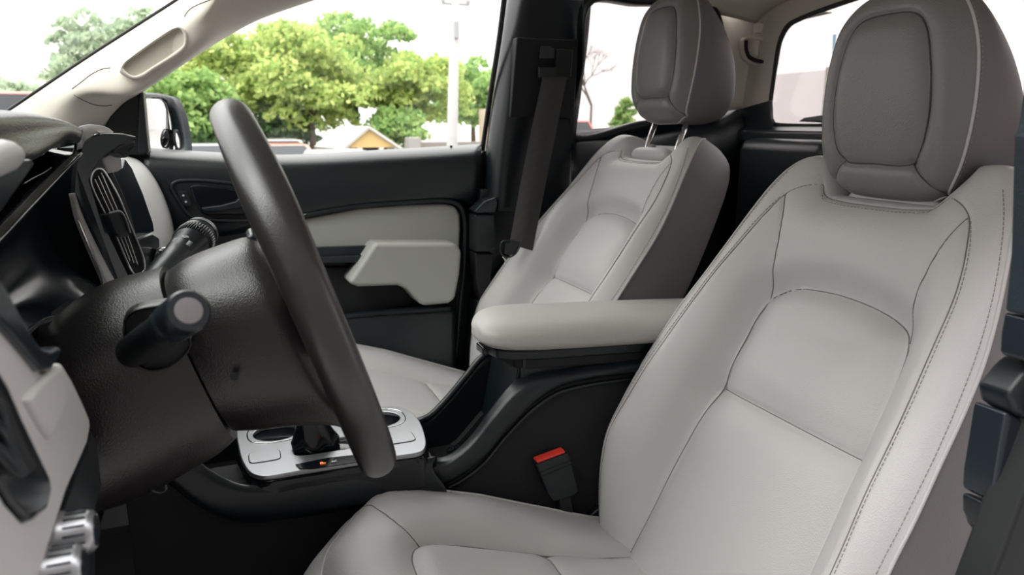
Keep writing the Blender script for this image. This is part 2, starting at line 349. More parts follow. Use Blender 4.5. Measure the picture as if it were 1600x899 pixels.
bpart(prism('latch_tail', VP([(743, 396), (772, 396), (768, 430), (768, 470), (752, 470), (745, 440)], x=.94), (.05, 0, 0), MTB, bev=.004))
bpart(prism('jamb_post', VP([(745, 470), (768, 470), (760, 690), (735, 690)], x=.95), (.06, 0, 0), BLK, bev=.006))
bpart(prism('door_jamb', VX([(742, 250, 1.03), (756, 236, 1.03), (765, 236, 1.03), (800, 260, 1.03), (800, 700, 1.03), (730, 700, 1.03)]), (.03, 0, 0), RUB))
# quarter window surround, rear side
xq = lambda z: 1.0-(z-.74)*.28
def VQ(px, py, o=0):
    x = 1.0
    for _ in range(8): x = xq(V(px, py, x)[2])
    return V(px, py, x+o)
qo = [(893, 222), (908, 110), (922, -6), (1000, -6), (1090, -2), (1120, 12), (1134, 60), (1132, 130), (1118, 190), (1000, 214)]
qi = [(897, 207), (911, 105), (925, 8), (1000, 8), (1065, 10), (1088, 20), (1095, 60), (1092, 120), (1080, 172), (1000, 190)]
def ring2(name, O, I, dx, m, parent=None, n=80):
    A = cr([VQ(*p) for p in O], n, True); B = cr([VQ(*p) for p in I], n, True); d = np.array([dx, 0, 0])
    rows = [A+d, A, A*.4+B*.6-d*.15, B, B+d]
    return mesh(name, np.vstack(rows), gridf(len(rows), n, True), m, parent)
wq = ring2('trim_4', qo, qi, .03, BLK); struct(wq)
w2 = mesh('window_2', [VQ(*p, .012) for p in [(890, 215), (920, 0), (1110, 0), (1115, 190)]], [(0, 1, 2, 3)], GTN, smooth=False); solid(w2, .004); struct(w2)
# lower rear side lining and back wall
wr = empty('wall_right', (1.0, -1.0, 0)); wr['kind'] = 'structure'
def wpart(o): adopt(wr, o); return o
wpart(loft('side_lining', [[VQ(893, 205, .035), VQ(1000, 196, .035), VQ(1110, 172, .035), VQ(1150, 154, .035), V(1203, 140, .965)], [VQ(893, 222), VQ(1000, 213), VQ(1110, 190), VQ(1150, 172), V(1203, 156, .93)], VX([(893, 232, .985), (1000, 222, .975), (1110, 200, .96), (1150, 185, .95), (1203, 168, .93)]), VX([(893, 262, .96), (1000, 252, .945), (1110, 236, .93), (1150, 225, .92), (1200, 215, .91)]), VX([(893, 330, .965), (1000, 330, .955), (1110, 330, .945), (1150, 330, .93), (1200, 330, .91)]), VX([(893, 700, .965), (1000, 700, .955), (1110, 700, .945), (1150, 700, .93), (1200, 700, .91)])], BLK, n=30, m=30, thick=.006))
cr_p = loft('quarter_panel', [[VQ(1108, -15, .02), VQ(1112, 30, .02), VQ(1112, 90, .02), VQ(1108, 178, .02)], VX([(1130, -15, .975), (1136, 35, .972), (1136, 95, .972), (1132, 174, .975)]), VX([(1150, -15, .955), (1160, 40, .95), (1158, 100, .955), (1160, 170, .96)]), VX([(1215, 22, .885), (1208, 70, .90), (1200, 120, .91), (1195, 160, .92)]), VX([(1240, 34, .85), (1226, 50, .86), (1213, 110, .875), (1202, 158, .895)])], CRM, n=24, m=24, thick=.005); wpart(cr_p)
wpart(loft('roof_corner', [VX([(1115, -30, .92), (1135, -8, .94), (1165, 2, .93), (1215, 22, .885), (1240, 34, .85)]), VX([(1130, -40, .90), (1150, -25, .90), (1190, -12, .88), (1240, 5, .83), (1300, 20, .74)])], HLN, n=24, m=8, thick=.004))
# coat hook tray
tr = [(1161, 62), (1166, 58), (1200, 63), (1204, 67), (1201, 96), (1196, 102), (1180, 101), (1168, 94), (1162, 82)]
tx = .915
hk = empty('coat_hook', (tx, -1.25, .95), 'black curved coat hook in a square cream tray on the rear corner panel', 'coat hook')
def hpart(o): adopt(hk, o); return o
def hx_(px, o=0): return .962-(px-1155)*.00125-o
def HP(pts, o): return [V(a, b, hx_(a, o)) for a, b in pts]
_A = cr(HP(tr, .022), 60, True); _B = cr(HP([(a+(1183-a)*.13, b+(80-b)*.13) for a, b in tr], .022), 60, True); _d = np.array([.012, 0, 0])
hpart(mesh('hook_tray', np.vstack([_A+_d, _A, _A*.5+_B*.5-_d*.3, _B, _B+_d]), gridf(5, 60, True), CRM))
hpart(prism('tray_floor', HP([(a+(1183-a)*.1, b+(80-b)*.1) for a, b in tr], .017), (.03, 0, 0), CRM))
hpart(tube('hook', HP([(1166, 63), (1166, 76), (1170, 88), (1180, 94), (1195, 97)], .028), .0048, MTB, n=30))
hpart(tube('tray_mark', HP([(1198, 67), (1197, 75)], .024), .001, MTB, n=6, ns=6))
bl = prism('blank_cap', HP([(1181, 37), (1186, 35), (1201, 39), (1204, 43), (1201, 53), (1181, 51)], .020), (.01, 0, 0), CRM, bev=.0015); wpart(bl)
# rear wall with window
YR = -1.35
wb = empty('wall_back', (.3, YR, 0)); wb['kind'] = 'structure'
def wbp(o): adopt(wb, o); return o
WI = [V(1203, 184, y=YR), V(1206, 190, y=YR), V(1212, 191, y=YR)]
wc = [(.843, .822), (.836, .809), (.822, .805), (.4, .803), (-.10, .805), (-.125, .812), (-.13, .83), (-.10, 1.0), (-.07, 1.05), (0, 1.08), (.34, 1.093), (.56, 1.075), (.76, 1.05), (.80, 1.038), (.825, 1.005), (.838, .92)]
def rr(name, inner, outer, y, dy, m, n=90):
    A = np.array([(x, y, z) for x, z in inner]); B = np.array([(x, y, z) for x, z in outer])
    A = cr(A, n, True); B = cr(B, n, True); d = np.array([0, dy, 0])
    return mesh(name, np.vstack([B, A*.7+B*.3+d*.05, A+d*.1, A-d]), gridf(4, n, True), m)
wbp(rr('window_surround', wc, [(x+(.009 if x > .34 else -.009), z+(.009 if z > .9 else -.010)) for x, z in wc], YR, .006, RUB))
wbp(prism('corner_lower_panel', VP([(1112, 184), (1150, 172), (1202, 157), (1203, 184), (1208, 194), (1208, 330), (1112, 330)], y=YR+.008), (0, -.012, 0), BLK, bev=.002))
w3 = mesh('window_3', [(.86, YR-.015, .79), (-.15, YR-.015, .79), (-.15, YR-.015, 1.11), (.86, YR-.015, 1.11)], [(0, 1, 2, 3)], GTN, smooth=False); solid(w3, .004); struct(w3)
# lining above / beside / below the glass as one frame
n = 90; A = cr([(x+(.008 if x > .34 else -.008), YR+.0, z+(.008 if z > .9 else -.01)) for x, z in wc], n, True)
Bo = []
for p in A:
    d = p-np.array([.355, YR, .95]); d[1] = 0; s = min(.62/abs(d[0]) if abs(d[0]) > 1e-6 else 9e9, (.22/abs(d[2])) if abs(d[2]) > 1e-6 else 9e9); Bo.append(np.array([.355, YR, .95])+d*max(s, 1))
wbp(mesh('rear_lining', np.vstack([A, np.array(Bo)]), gridf(2, n, True), HLN, smooth=False))
wbp(box('rear_lower_panel', -.30, .97, YR-.03, YR, 0, .795, BLS, bev=.004))
wbp(prism('parcel_shelf', [(-.30, YR, .797), (.95, YR, .797), (.95, YR+.035, .783), (-.30, YR+.035, .783)], (0, 0, -.03), BLK, bev=.006))
wbp(box('jump_seat_back', .55, .86, YR, YR+.09, .30, .765, BLS, bev=.03))
wbp(box('jump_seat_back', -.1, .50, YR, YR+.09, .30, .765, BLS, bev=.03))
wbp(prism('shelf_clip', VP([(1253, 190), (1262, 184), (1290, 180), (1300, 186), (1296, 192)], y=YR+.03), (0, .012, 0), DGR, bev=.002))

# driver side rear pillar -------------------------------------------
dp = empty('trim_5', (-.38, -.55, 0)); dp['kind'] = 'structure'; dp['label'] = 'blue-black driver side door pillar with latch handle at right edge'; dp['category'] = 'pillar'
def dpp(o): adopt(dp, o); return o
dpp(prism('pillar_upper', VX([(1602, -20, -.375), (1597, 140, -.375), (1589, 200, -.375), (1583, 210, -.375), (1578, 400, -.375), (1569, 486, -.375), (1700, 500, -.375), (1720, -20, -.375)]), (-.03, 0, 0), BLU, bev=.004))
dpp(prism('pillar_mid', VX([(1568, 487, -.372), (1640, 492, -.372), (1640, 580, -.372), (1560, 552, -.372), (1562, 520, -.372)]), (-.03, 0, 0), DGR, bev=.003))
dpp(prism('handle_cap', VX([(1522, 600, -.352), (1545, 570, -.355), (1566, 552, -.358), (1640, 556, -.36), (1640, 585, -.36), (1600, 590, -.36), (1560, 622, -.36), (1548, 640, -.36), (1526, 622, -.352)]), (-.03, 0, 0), BLK, bev=.006))
dpp(prism('handle_body', VX([(1519, 624, -.35), (1556, 642, -.355), (1545, 700, -.355), (1533, 770, -.355), (1500, 762, -.35), (1502, 730, -.35)]), (-.03, 0, 0), DGR, bev=.004))
dpp(prism('handle_slot', VX([(1560, 632, -.362), (1568, 640, -.362), (1560, 740, -.362), (1540, 770, -.362), (1548, 700, -.362)]), (-.03, 0, 0), MTB, bev=.002))
dpp(prism('handle_foot', VX([(1499, 765, -.352), (1535, 776, -.355), (1558, 772, -.355), (1548, 820, -.355), (1530, 848, -.355), (1512, 820, -.355), (1499, 795, -.352)]), (-.03, 0, 0), BLK, bev=.005))
dpp(prism('pillar_lower', VX([(1512, 835, -.372), (1560, 700, -.372), (1600, 575, -.372), (1680, 560, -.372), (1680, 990, -.372), (1470, 990, -.372), (1488, 899, -.372)]), (-.03, 0, 0), MTB, bev=.004))
dpp(loft('pillar_edge', [VX([(1640, 560, -.37), (1608, 620, -.37), (1580, 720, -.37), (1558, 820, -.37), (1540, 930, -.37)]), VX([(1670, 560, -.385), (1625, 660, -.385), (1600, 760, -.385), (1585, 840, -.385), (1570, 930, -.385)])], BLU, n=30, m=8, thick=.01))


# ================================================================== THE SEATS
BN = np.array([.884, .468]); BT = np.array([-.468, .884]); B0 = np.array([-.611, .279])
SR = [-.20, -.12, -.05, 0, .06, .12, .18, .24, .30, .36, .42, .47, .505, .525, .535, .538]
KEY = dict(
 wI=[.155, .155, .153, .15, .146, .143, .138, .134, .128, .124, .132, .128, .115, .11, .108, .10],
 wS=[.235, .235, .233, .23, .227, .22, .213, .207, .198, .187, .168, .155, .145, .135, .128, .12],
 wO=[.250, .258, .263, .265, .265, .264, .259, .253, .243, .229, .212, .196, .180, .166, .155, .14],
 hC=[.012, .012, .012, .012, .013, .013, .013, .012, .008, .018, .027, .024, .012, .0, -.015, -.045],
 hI=[0, 0, 0, 0, 0, 0, 0, 0, .003, .016, .027, .026, .016, .004, -.012, -.045],
 hS=[-.03, .02, .055, .071, .071, .069, .062, .055, .048, .038, .032, .028, .022, .012, -.008, -.045],
 hO=[-.10, -.035, .015, .036, .044, .043, .039, .033, .026, .023, .022, .020, .014, .004, -.014, -.045],
 hB=[-.13, -.12, -.115, -.11, -.105, -.105, -.105, -.105, -.105, -.105, -.105, -.104, -.102, -.098, -.085, -.05])
def K(k, s): return np.interp(s, SR, KEY[k])
SRF = np.array(SR)
_fine = cr([(s, 0, 0) for s in SR], 200)[:, 0]
_fine = np.unique(np.r_[np.linspace(-.20, .47, 150), np.linspace(.47, .538, 40)])
KF = {}
for k in KEY:   # smooth the key tables
    q = cr([(s*1.0, v, 0) for s, v in zip(SR, KEY[k])], 900); KF[k] = np.interp(_fine, q[:, 0], q[:, 1])
def topT(w):   # how high each column reaches: shoulders stand above the headrest notch
    return .480+(.538-.480)*np.clip((w-.100)/.040, 0, 1)**1*1.0
def grooves(w, s, seams, h):
    """press the seams into the padding: distance in (w, s) to each seam polyline"""
    P = np.stack([np.abs(w), s], 1); add = np.zeros(len(P))
    for line, dep, sig, puff, ps in seams:
        L = np.array(line, float); d = np.full(len(P), 9.)
        for a, b in zip(L[:-1], L[1:]):
            ab = b-a; t = np.clip(((P-a)@ab)/(ab@ab), 0, 1); d = np.minimum(d, np.linalg.norm(P-(a+t[:, None]*ab), axis=1))
        add -= dep*np.exp(-(d/sig)**2)+puff*np.exp(-(d/ps)**2)
    return h+add
def smooth2(pts, n=40): 
    q = cr([(a, b, 0) for a, b in pts], n); return [(a, b) for a, b, _ in q]
INS = [(.152, -.20), (.15, 0), (.14, .146), (.134, .23), (.130, .275), (.118, .308), (.095, .322), (.05, .331), (0, .334)]
SEAMS_B = [(smooth2(INS), .0055, .0040, .012, .020),
           ([(.110, .322), (.095, .334), (.05, .343), (0, .346)], .0085, .016, 0, .01),
           ([(0, .146), (.14, .146)], .0055, .0045, .009, .028),
           (smooth2([(.124, .30), (.124, .36), (.137, .425), (.150, .455)], 20), .0022, .003, 0, .01),
           (smooth2([(.235, -.2), (.23, 0), (.22, .12), (.207, .24), (.187, .36), (.168, .42), (.150, .458), (.128, .474), (.104, .484)], 50), .002, .003, 0, .01),
           (smooth2([(.104, .484), (.09, .468), (.06, .462), (0, .460)], 20), .002, .003, 0, .01)]
def hip(P, tr):
    P = np.array(P, float).reshape(-1, 3); S, dy, dz, th = tr
    y, z = P[:, 1]+.55, P[:, 2]-.15; c, q = math.cos(th), math.sin(th)
    return np.stack([P[:, 0]+S, -.55+dy+c*y-q*z, .15+dz+q*y+c*z], 1)
def front_of(w, s):
    """front leather surface of the backrest at signed width w and row value s (before the top is pulled down)"""
def back_loops():
    rows_f, rows_b = [], []
    nf, nb = 46, 22
    for i, s in enumerate(_fine):
        k = {q: KF[q][i] for q in KF}
        cols = [(0, k['hC']), (k['wI']*.5, k['hC']*.85+k['hI']*.15), (k['wI'], k['hI']), ((k['wI']+k['wS'])/2, k['hI']+(k['hS']-k['hI'])*.62), (k['wS'], k['hS']), ((k['wS']+k['wO'])/2+.002, (k['hS']+k['hO'])/2+.004), (k['wO'], k['hO'])]
        f = cr([(a, b, 0) for a, b in cols], nf)[:, :2]
        side = [(k['wO'], k['hO']), (k['wO']+.004, k['hO']*.55+k['hB']*.45), (k['wO']-.012, k['hB']+.004), (k['wO']-.05, k['hB']-.012), (.05, k['hB']-.016), (0, k['hB']-.016)]
        b_ = cr([(a, b, 0) for a, b in side], nb)[:, :2]
        rows_f.append(f); rows_b.append(b_)
    return np.array(rows_f), np.array(rows_b)
def colT(frac, nf):  # frac = |w| of the column at s=.45
    return topT(frac)
LSM = mat('seam_shadow_thread', (.18, .17, .165), .7)
def smoothline(P, k=13):
    w = np.hanning(2*k+3)[1:-1]; w /= w.sum(); n = len(w)//2
    Q = np.vstack([2*P[0]-P[1:n+1][::-1], P, 2*P[-1]-P[-n-1:-1][::-1]])
    return np.stack([np.convolve(Q[:, i], w, 'valid') for i in range(3)], 1)
def make_backrest(root, tr):
    F, Bk = back_loops(); nr, nf = F.shape[:2]; nb = Bk.shape[1]
    iref = int(np.argmin(abs(_fine-.45)))
    def place(rows, seams=None):
        W = rows[..., 0]; H = rows[..., 1].copy(); T = topT(rows[iref, :, 0]) if seams is not None else topT(np.maximum(rows[iref, :, 0], .14))
        S = np.repeat(_fine[:, None], rows.shape[1], 1)
        up = S > .40
        S2 = np.where(up, .40+(S-.40)*(T[None, :]-.40)/(.535-.40), S)
        if seams is not None:
            H = grooves(W.ravel(), S2.ravel(), seams, H.ravel()).reshape(H.shape)
        return W, S2, H
    def to3(W, S, H):
        Y = B0[0]+S*BT[0]+H*BN[0]; Z = B0[1]+S*BT[1]+H*BN[1]
        return np.stack([W, Y, Z], -1)
    W, S, H = place(F, SEAMS_B); G = to3(W, S, H)
    Gm = G[:, ::-1].copy(); Gm[..., 0] *= -1
    full = np.concatenate([Gm[:, :-1], G], 1)
    o = mesh('backrest', hip(full, tr), gridf(nr, full.shape[1]), LEA, root)
    # back of the notch and rear shell
    Wb, Sb, Hb = place(Bk); 
    Tc = topT(Bk[iref, :, 0]); 
    Gb = to3(Wb, Sb, Hb); L = Gb[:, ::1].copy(); L[..., 0] *= -1
    fb = np.concatenate([Gb[:, :-1], L[:, ::-1]], 1)
    nd = empty('x') if False else None
    sh = mesh('side_panel', hip(fb, tr), gridf(nr, fb.shape[1]), VIN, root)
    # notch rear wall: join front centre top to the shell top
    a = full[-1]; c = np.concatenate([L[-1][:0], np.array([[-w, *(Gb[-1, 0, 1:])] for w in [0]])])
    iS = [j for j in range(full.shape[1]) if abs(full[iref, j, 0]) < .145]
    lo = full[-1][iS]; hi_ = lo.copy(); ztop = G[-1, -6, 2]; ytop = G[-1, -6, 1]
    hi_[:, 1] = ytop-.012; hi_[:, 2] = ztop-.004
    mesh('notch_wall', hip(np.vstack([lo, (lo+hi_)/2+[0, -.012, 0], hi_]), tr), gridf(3, len(iS)), LEA, root)
    # padded roll in the notch
    t = np.linspace(-1, 1, 25); r = .0175*np.sqrt(np.clip(1-np.abs(t)**5, 0, 1))+.0005
    c0 = to3(np.array([0.]), np.array([.489 if tr[0] else .478]), np.array([-.006 if tr[0] else -.020]))[0]
    P = np.array([[x*.078, c0[1]-.006*(1-x*x), c0[2]+.0] for x in t])
    v, f = tubev(P, r, 20); mesh('notch_roll', hip(v, tr), f, LEA, root)
    # piping along the outer edges and stitching
    pv = []
    for sg in (1, -1):
        E_ = G[2:-3, -1].copy(); E_[:, 0] *= sg; E_ += np.array([sg*.0005, BN[0]*.0005, BN[1]*.0005]); pv.append(tubev(hip(E_[::3], tr), .0021, 8))
    v, f = joinv(pv); mesh('piping', v, f, LEA, root)
    st = []
    Wm = np.maximum.accumulate(W, 1)
    def surf(w, s):
        a = abs(w); sr = np.empty(nr); pr3 = np.empty((nr, 3))
        for i in range(nr):
            wr = Wm[i]; sr[i] = np.interp(a, wr, S[i])
            for c in range(3): pr3[i, c] = np.interp(a, wr, G[i, :, c])
        sr = np.maximum.accumulate(sr+np.arange(nr)*1e-7); return np.array([np.interp(s, sr, pr3[:, c]) for c in range(3)])
    def stitches(line, off, pitch=.0062, ln=.0040, rad=.00055):
        q = np.array(cr([(a, b, 0) for a, b in line], 90)); L_ = np.r_[0, np.cumsum(np.linalg.norm(np.diff(q, axis=0), axis=1))]
        for sg in (1, -1):
            P3 = smoothline(np.array([surf(a+off, b) for a, b, _ in q]), 2); P3[:, 0] *= sg
            Lq = np.r_[0, np.cumsum(np.linalg.norm(np.diff(P3, axis=0), axis=1))]
            def at(u): return np.array([np.interp(u, Lq, P3[:, i]) for i in range(3)])
            u = 0
            while u < Lq[-1]-ln:
                A_, B_ = at(u), at(u+ln); lift = np.array([0, BN[0], BN[1]])*.0006
                st.append(tubev(hip(np.array([A_+lift, B_+lift]), tr), rad, 5)); u += pitch
            v, f = joinv(st); mesh('stitching', v, f, THR, root); st.clear()
    stitches([(.235, -.15), (.23, 0), (.22, .12), (.207, .24), (.187, .36), (.168, .42), (.150, .455)], .0045)
    stitches([(.262, -.1), (.265, .06), (.264, .12), (.253, .24), (.229, .36), (.196, .46), (.175, .50)], -.006)
    stitches([(.098, .478), (.088, .461), (.06, .455), (0, .453)], 0)
    for line in SEAMS_B:
        if line[1] > .008: continue
        q = np.array(cr([(a, b, 0) for a, b in line[0]], 80)); c_ = np.array([surf(a, b) for a, b, _ in q])
        if abs(q[-1, 0]) < 1e-3 or abs(q[0, 0]) < 1e-3:
            if abs(q[0, 0]) < 1e-3: c_ = c_[::-1]
            c_ = np.vstack([c_, (c_*[-1, 1, 1])[::-1]]); cs = [c_]
        else: cs = [c_, c_*[-1, 1, 1]]
        for c_ in cs:
            c_ = smoothline(c_, 2); v, f = tubev(hip(c_+np.array([0, BN[0], BN[1]])*.0002, tr), .0008, 6); mesh('seam', v, f, LSM, root)
    return o
HZ = [.706, .712, .728, .76, .80, .85, .90, .94, .968, .982, .986]
HK = dict(wf=[.035, .066, .090, .107, .113, .113, .106, .092, .068, .040, .008],
          yc=[-.860, -.838, -.818, -.806, -.800, -.797, -.797, -.802, -.818, -.842, -.868],
          ys=[-.865, -.853, -.845, -.838, -.838, -.840, -.842, -.842, -.848, -.858, -.870],
          yb=[-.895, -.930, -.954, -.965, -.964, -.954, -.934, -.910, -.892, -.882, -.872],
          wb=[.03, .060, .082, .095, .098, .094, .084, .070, .052, .030, .006])
PANEL = [(0, .757), (.045, .757), (.058, .762), (.068, .778), (.075, .81), (.075, .85), (.069, .89), (.058, .925), (.045, .940), (.025, .946), (0, .947)]
def make_headrest(root, tr, raise_):
    z = np.linspace(.706, .986, 110); z = np.unique(np.r_[np.linspace(.706, .73, 20), z, np.linspace(.965, .986, 22)])
    q = {}
    for k in HK: c = cr([(a, b*1., 0) for a, b in zip(HZ, HK[k])], 700); q[k] = np.interp(z, c[:, 0], c[:, 1])
    up = np.array([0, BT[0], BT[1]])*raise_+np.array([0, .026*(raise_ > 0), 0])
    fr, bk = [], []
    for i, zz in enumerate(z):
        f = cr([(0, q['yc'][i], zz), (q['wf'][i]*.5, q['yc'][i]*.96+q['ys'][i]*.04, zz), (q['wf'][i]*.84, q['yc'][i]*.68+q['ys'][i]*.32, zz), (q['wf'][i], q['ys'][i], zz)], 44)
        b_ = cr([(q['wf'][i], q['ys'][i], zz), (q['wf'][i]+.002, q['ys'][i]*.6+q['yb'][i]*.4, zz), (q['wb'][i], q['yb'][i]+.008, zz), (q['wb'][i]*.6, q['yb'][i], zz), (0, q['yb'][i]-.001, zz)], 26)
        fr.append(f); bk.append(b_)
    fr = np.array(fr); bk = np.array(bk)
    h = grooves(fr[..., 0].ravel(), fr[..., 2].ravel(), [(smooth2(PANEL, 60), .0045, .0034, .006, .012), ([(.056, .761), (.070, .742), (.084, .722)], .004, .0032, .004, .010)], np.zeros(fr.shape[0]*fr.shape[1])).reshape(fr.shape[:2])
    fr[..., 1] += h
    # gentle backward tilt of the top
    def fin(P): return hip(np.array(P).reshape(-1, 3)+up, tr)
    m = fr[:, ::-1].copy(); m[..., 0] *= -1; full = np.concatenate([m[:, :-1], fr], 1)
    hd = mesh('headrest', fin(full), gridf(*full.shape[:2]), HRL, root)
    mb = bk.copy(); mb[..., 0] *= -1; fb = np.concatenate([bk[:, :-1], mb[:, ::-1]], 1)
    mesh('headrest_shell', fin(fb), gridf(*fb.shape[:2]), VIN, hd)
    E_ = fr[:, -1]; loop = np.vstack([E_, (E_*[-1, 1, 1])[::-1]])
    v, f = tubev(fin(loop[::2]), .0019, 8, closed=True); mesh('headrest_piping', v, f, LEA, hd)
    st = []
    P3 = loop+np.array([0, -.0055, 0]); P3[:, 0] *= 1.004
    L_ = np.r_[0, np.cumsum(np.linalg.norm(np.diff(P3, axis=0), axis=1))]
    for u in np.arange(0, L_[-1], .0062):
        a, b_ = [np.array([np.interp(x, L_, P3[:, i]) for i in range(3)]) for x in (u, u+.004)]
        st.append(tubev(fin([a, b_]), .0007, 5))
    v, f = joinv(st); mesh('headrest_stitching', v, f, THR, hd)
    def hsurf(w, zz):
        c = np.array([[np.interp(w, fr[i, :, 0], fr[i, :, q]) for q in range(3)] for i in range(len(z))]); return np.array([w, np.interp(zz, z, c[:, 1]), zz])
    q = cr([(a, b, 0) for a, b in PANEL], 70); c_ = np.array([hsurf(a, b) for a, b, _ in q]); c_ = smoothline(np.vstack([c_, (c_*[-1, 1, 1])[::-1]]), 2)
    v, f = tubev(fin(c_+[0, .0004, 0]), .0010, 6); mesh('panel_seam', v, f, SEAM, hd)
    q = cr([(.054, .760, 0), (.070, .742, 0), (.086, .720, 0)], 14); c_ = smoothline(np.array([hsurf(a, b) for a, b, _ in q]), 2)
    for sg in (1, -1): v, f = tubev(fin(c_*[sg, 1, 1]+[0, .0004, 0]), .0010, 6); mesh('corner_seam', v, f, SEAM, hd)
    for sg in (1, -1):
        a = np.array([sg*.062, -.872, .70])+up+up*.0; b_ = a+np.array([0, -BT[0]*0+.040, -.085-raise_*.6]); a = a+np.array([0, -.004, .03])
        v, f = tubev(hip([a, (a+b_)/2, b_], tr), .0062, 16); p = mesh('headrest_post', v, f, CHR, root)
    return hd
# cushion
def cush_zc(y): return np.interp(-y, [.05, .09, .13, .18, .21, .3, .4, .5, .6, .66], [.236, .268, .274, .266, .254, .222, .186, .156, .138, .135])
def cush_zo(y): return np.interp(-y, [.05, .09, .13, .154, .19, .231, .333, .444, .54, .6, .66], [.228, .250, .262, .268, .267, .262, .231, .183, .140, .125, .12])
def make_cushion(root, tr):
    nu, nv = 170, 190
    u = np.linspace(-1, 1, nu); v = np.linspace(0, 1, nv)
    U, Vv = np.meshgrid(u, v)
    w = .252*U*(1-.06*np.clip(1-Vv*4, 0, 1)**2)
    yf = -.066-.085*np.abs(U)**3.4; y = yf+(-.66-yf)*Vv
    ker = np.exp(-np.linspace(-2, 2, 41)**2); ker /= ker.sum()
    ys = np.linspace(0, .8, 801); 
    def sm(fn): t = fn(-ys); t = np.convolve(np.pad(t, 20, mode='edge'), ker, 'valid'); return lambda yy: np.interp(-yy, ys, t)
    zc, zo = sm(cush_zc), sm(cush_zo)
    aw = np.abs(w); b = np.clip((aw-.125)/(.212-.125), 0, 1); b = b*b*(3-2*b); b = b-.25*np.clip((aw-.22)/.032, 0, 1)**2
    z = zc(y)+(zo(y)+.004-zc(y))*b
    # front roll
    e = np.clip(1-(y-yf)/-.05, 0, 1); z -= .018*e**2*(1-0*b)
    seams = [(smooth2([(0, -.182), (.06, -.183), (.100, -.188), (.122, -.200), (.134, -.225), (.138, -.30), (.142, -.45), (.146, -.66)], 50), .0050, .0040, .010, .018),
             ([(.128, -.203), (.15, -.185), (.19, -.165), (.225, -.15), (.243, -.145)], .002, .003, 0, .01),
             ([(0, -.395), (.14, -.395)], .003, .0035, .004, .012),
             ([(0, -.60), (.25, -.60)], .002, .0035, .0, .012)]
    h = grooves(w.ravel(), y.ravel(), seams, np.zeros(w.size)).reshape(w.shape); z = z+h
    G = np.stack([w, y, z], -1)
    tr2 = (tr[0], tr[1], tr[2]*.62, 0)
    c = mesh('seat_cushion', hip(G, tr2), gridf(nv, nu), LEA, root)
    loop = np.vstack([G[::-1, 0][:-1], G[0][:-1], G[:, -1]])
    ctr = np.array([0, -.35, .1]); rows = []
    for k, (dz, sc) in enumerate(((0, 1.0), (-.012, 1.018), (-.035, 1.024), (-.08, 1.015), (-.13, .99), (-.19, .94))):
        r = loop.copy(); r[:, :2] = ctr[:2]+(r[:, :2]-ctr[:2])*sc; r[:, 1] += (0, .014, .030, .042, .032, 0)[k]*np.clip((loop[:, 1]+.30)/.15, 0, 1); r[:, 2] = np.maximum(r[:, 2]+dz, .03) if k < 5 else .03
        rows.append(r)
    m = cr(rows[:1], 1) if False else None
    A = np.array([cr(np.array(rows)[:, j], 16) for j in range(len(loop))]).transpose(1, 0, 2)
    sk = mesh('cushion_skirt', hip(A, tr2), gridf(16, len(loop)), LEA, root)
    pl_ = loop+np.array([0, 0, .0008]); v_, f_ = tubev(hip(pl_[::2], tr2), .0021, 8); mesh('cushion_piping', v_, f_, LEA, root)
    st = []
    L_ = np.r_[0, np.cumsum(np.linalg.norm(np.diff(loop, axis=0), axis=1))]
    P3 = loop.copy(); d = ctr[:2]-P3[:, :2]; d /= np.linalg.norm(d, axis=1)[:, None]
    P3[:, :2] += -d*.0055; P3[:, 2] -= .0035
    for t in np.arange(0, L_[-1]-.005, .0062):
        a, b_ = [np.array([np.interp(x, L_, P3[:, i]) for i in range(3)]) for x in (t, t+.004)]
        st.append(tubev(hip([a, b_], tr2), .0006, 5))
    v_, f_ = joinv(st); mesh('cushion_stitching', v_, f_, THR, root)
    def csurf(a, b):
        j = np.argmin((w-a)**2+(y-b)**2); return G.reshape(-1, 3)[j].copy()
    for line, sym in ((seams[0][0], 1), (seams[1][0], 0), (seams[2][0], 1), (seams[3][0], 1)):
        q = cr([(a, b, 0) for a, b in line], 300); c_ = np.array([csurf(a, b) for a, b, _ in q])
        cs = [np.vstack([c_[::-1], c_*[-1, 1, 1]])] if sym else [c_, c_*[-1, 1, 1]]
        for c_ in cs: v_, f_ = tubev(hip(smoothline(c_)[::6]+[0, 0, .0004], tr2), .0011, 6); mesh('cushion_seam', v_, f_, LSM, root)
    mesh_b = box('seat_base', tr[0]-.22, tr[0]+.22, -.60+tr[1], -.14+tr[1], .0, .10, MTB, root, .02)
def make_seat(tr, label, raise_, name):
    root = empty(name, (0, 0, 0), label, 'car seat', None)
    make_cushion(root, tr); make_backrest(root, tr); make_headrest(root, tr, raise_)
    kids = list(root.children)
    loc = Vector((tr[0], -.4+tr[1], 0)); root.location = loc
    for k in kids: k.matrix_parent_inverse = Matrix.Translation(-loc)
    return root
ds = make_seat((0, 0, 0, 0), 'near grey leather driver seat with headrest pushed down onto its backrest', -.010, 'driver_seat')
ps = make_seat((.69, .003, .056, .10), 'far grey leather passenger seat with headrest raised on two chrome posts', .085, 'passenger_seat')
# black hinge cover where the driver backrest meets the cushion
hc = prism('hinge_cover', VP([(898, 832), (930, 800), (962, 778), (966, 850), (985, 872), (925, 868)], x=.262), (.016, 0, 0), BLK, ds, bev=.004)
hc.matrix_parent_inverse = Matrix.Translation(-ds.location)

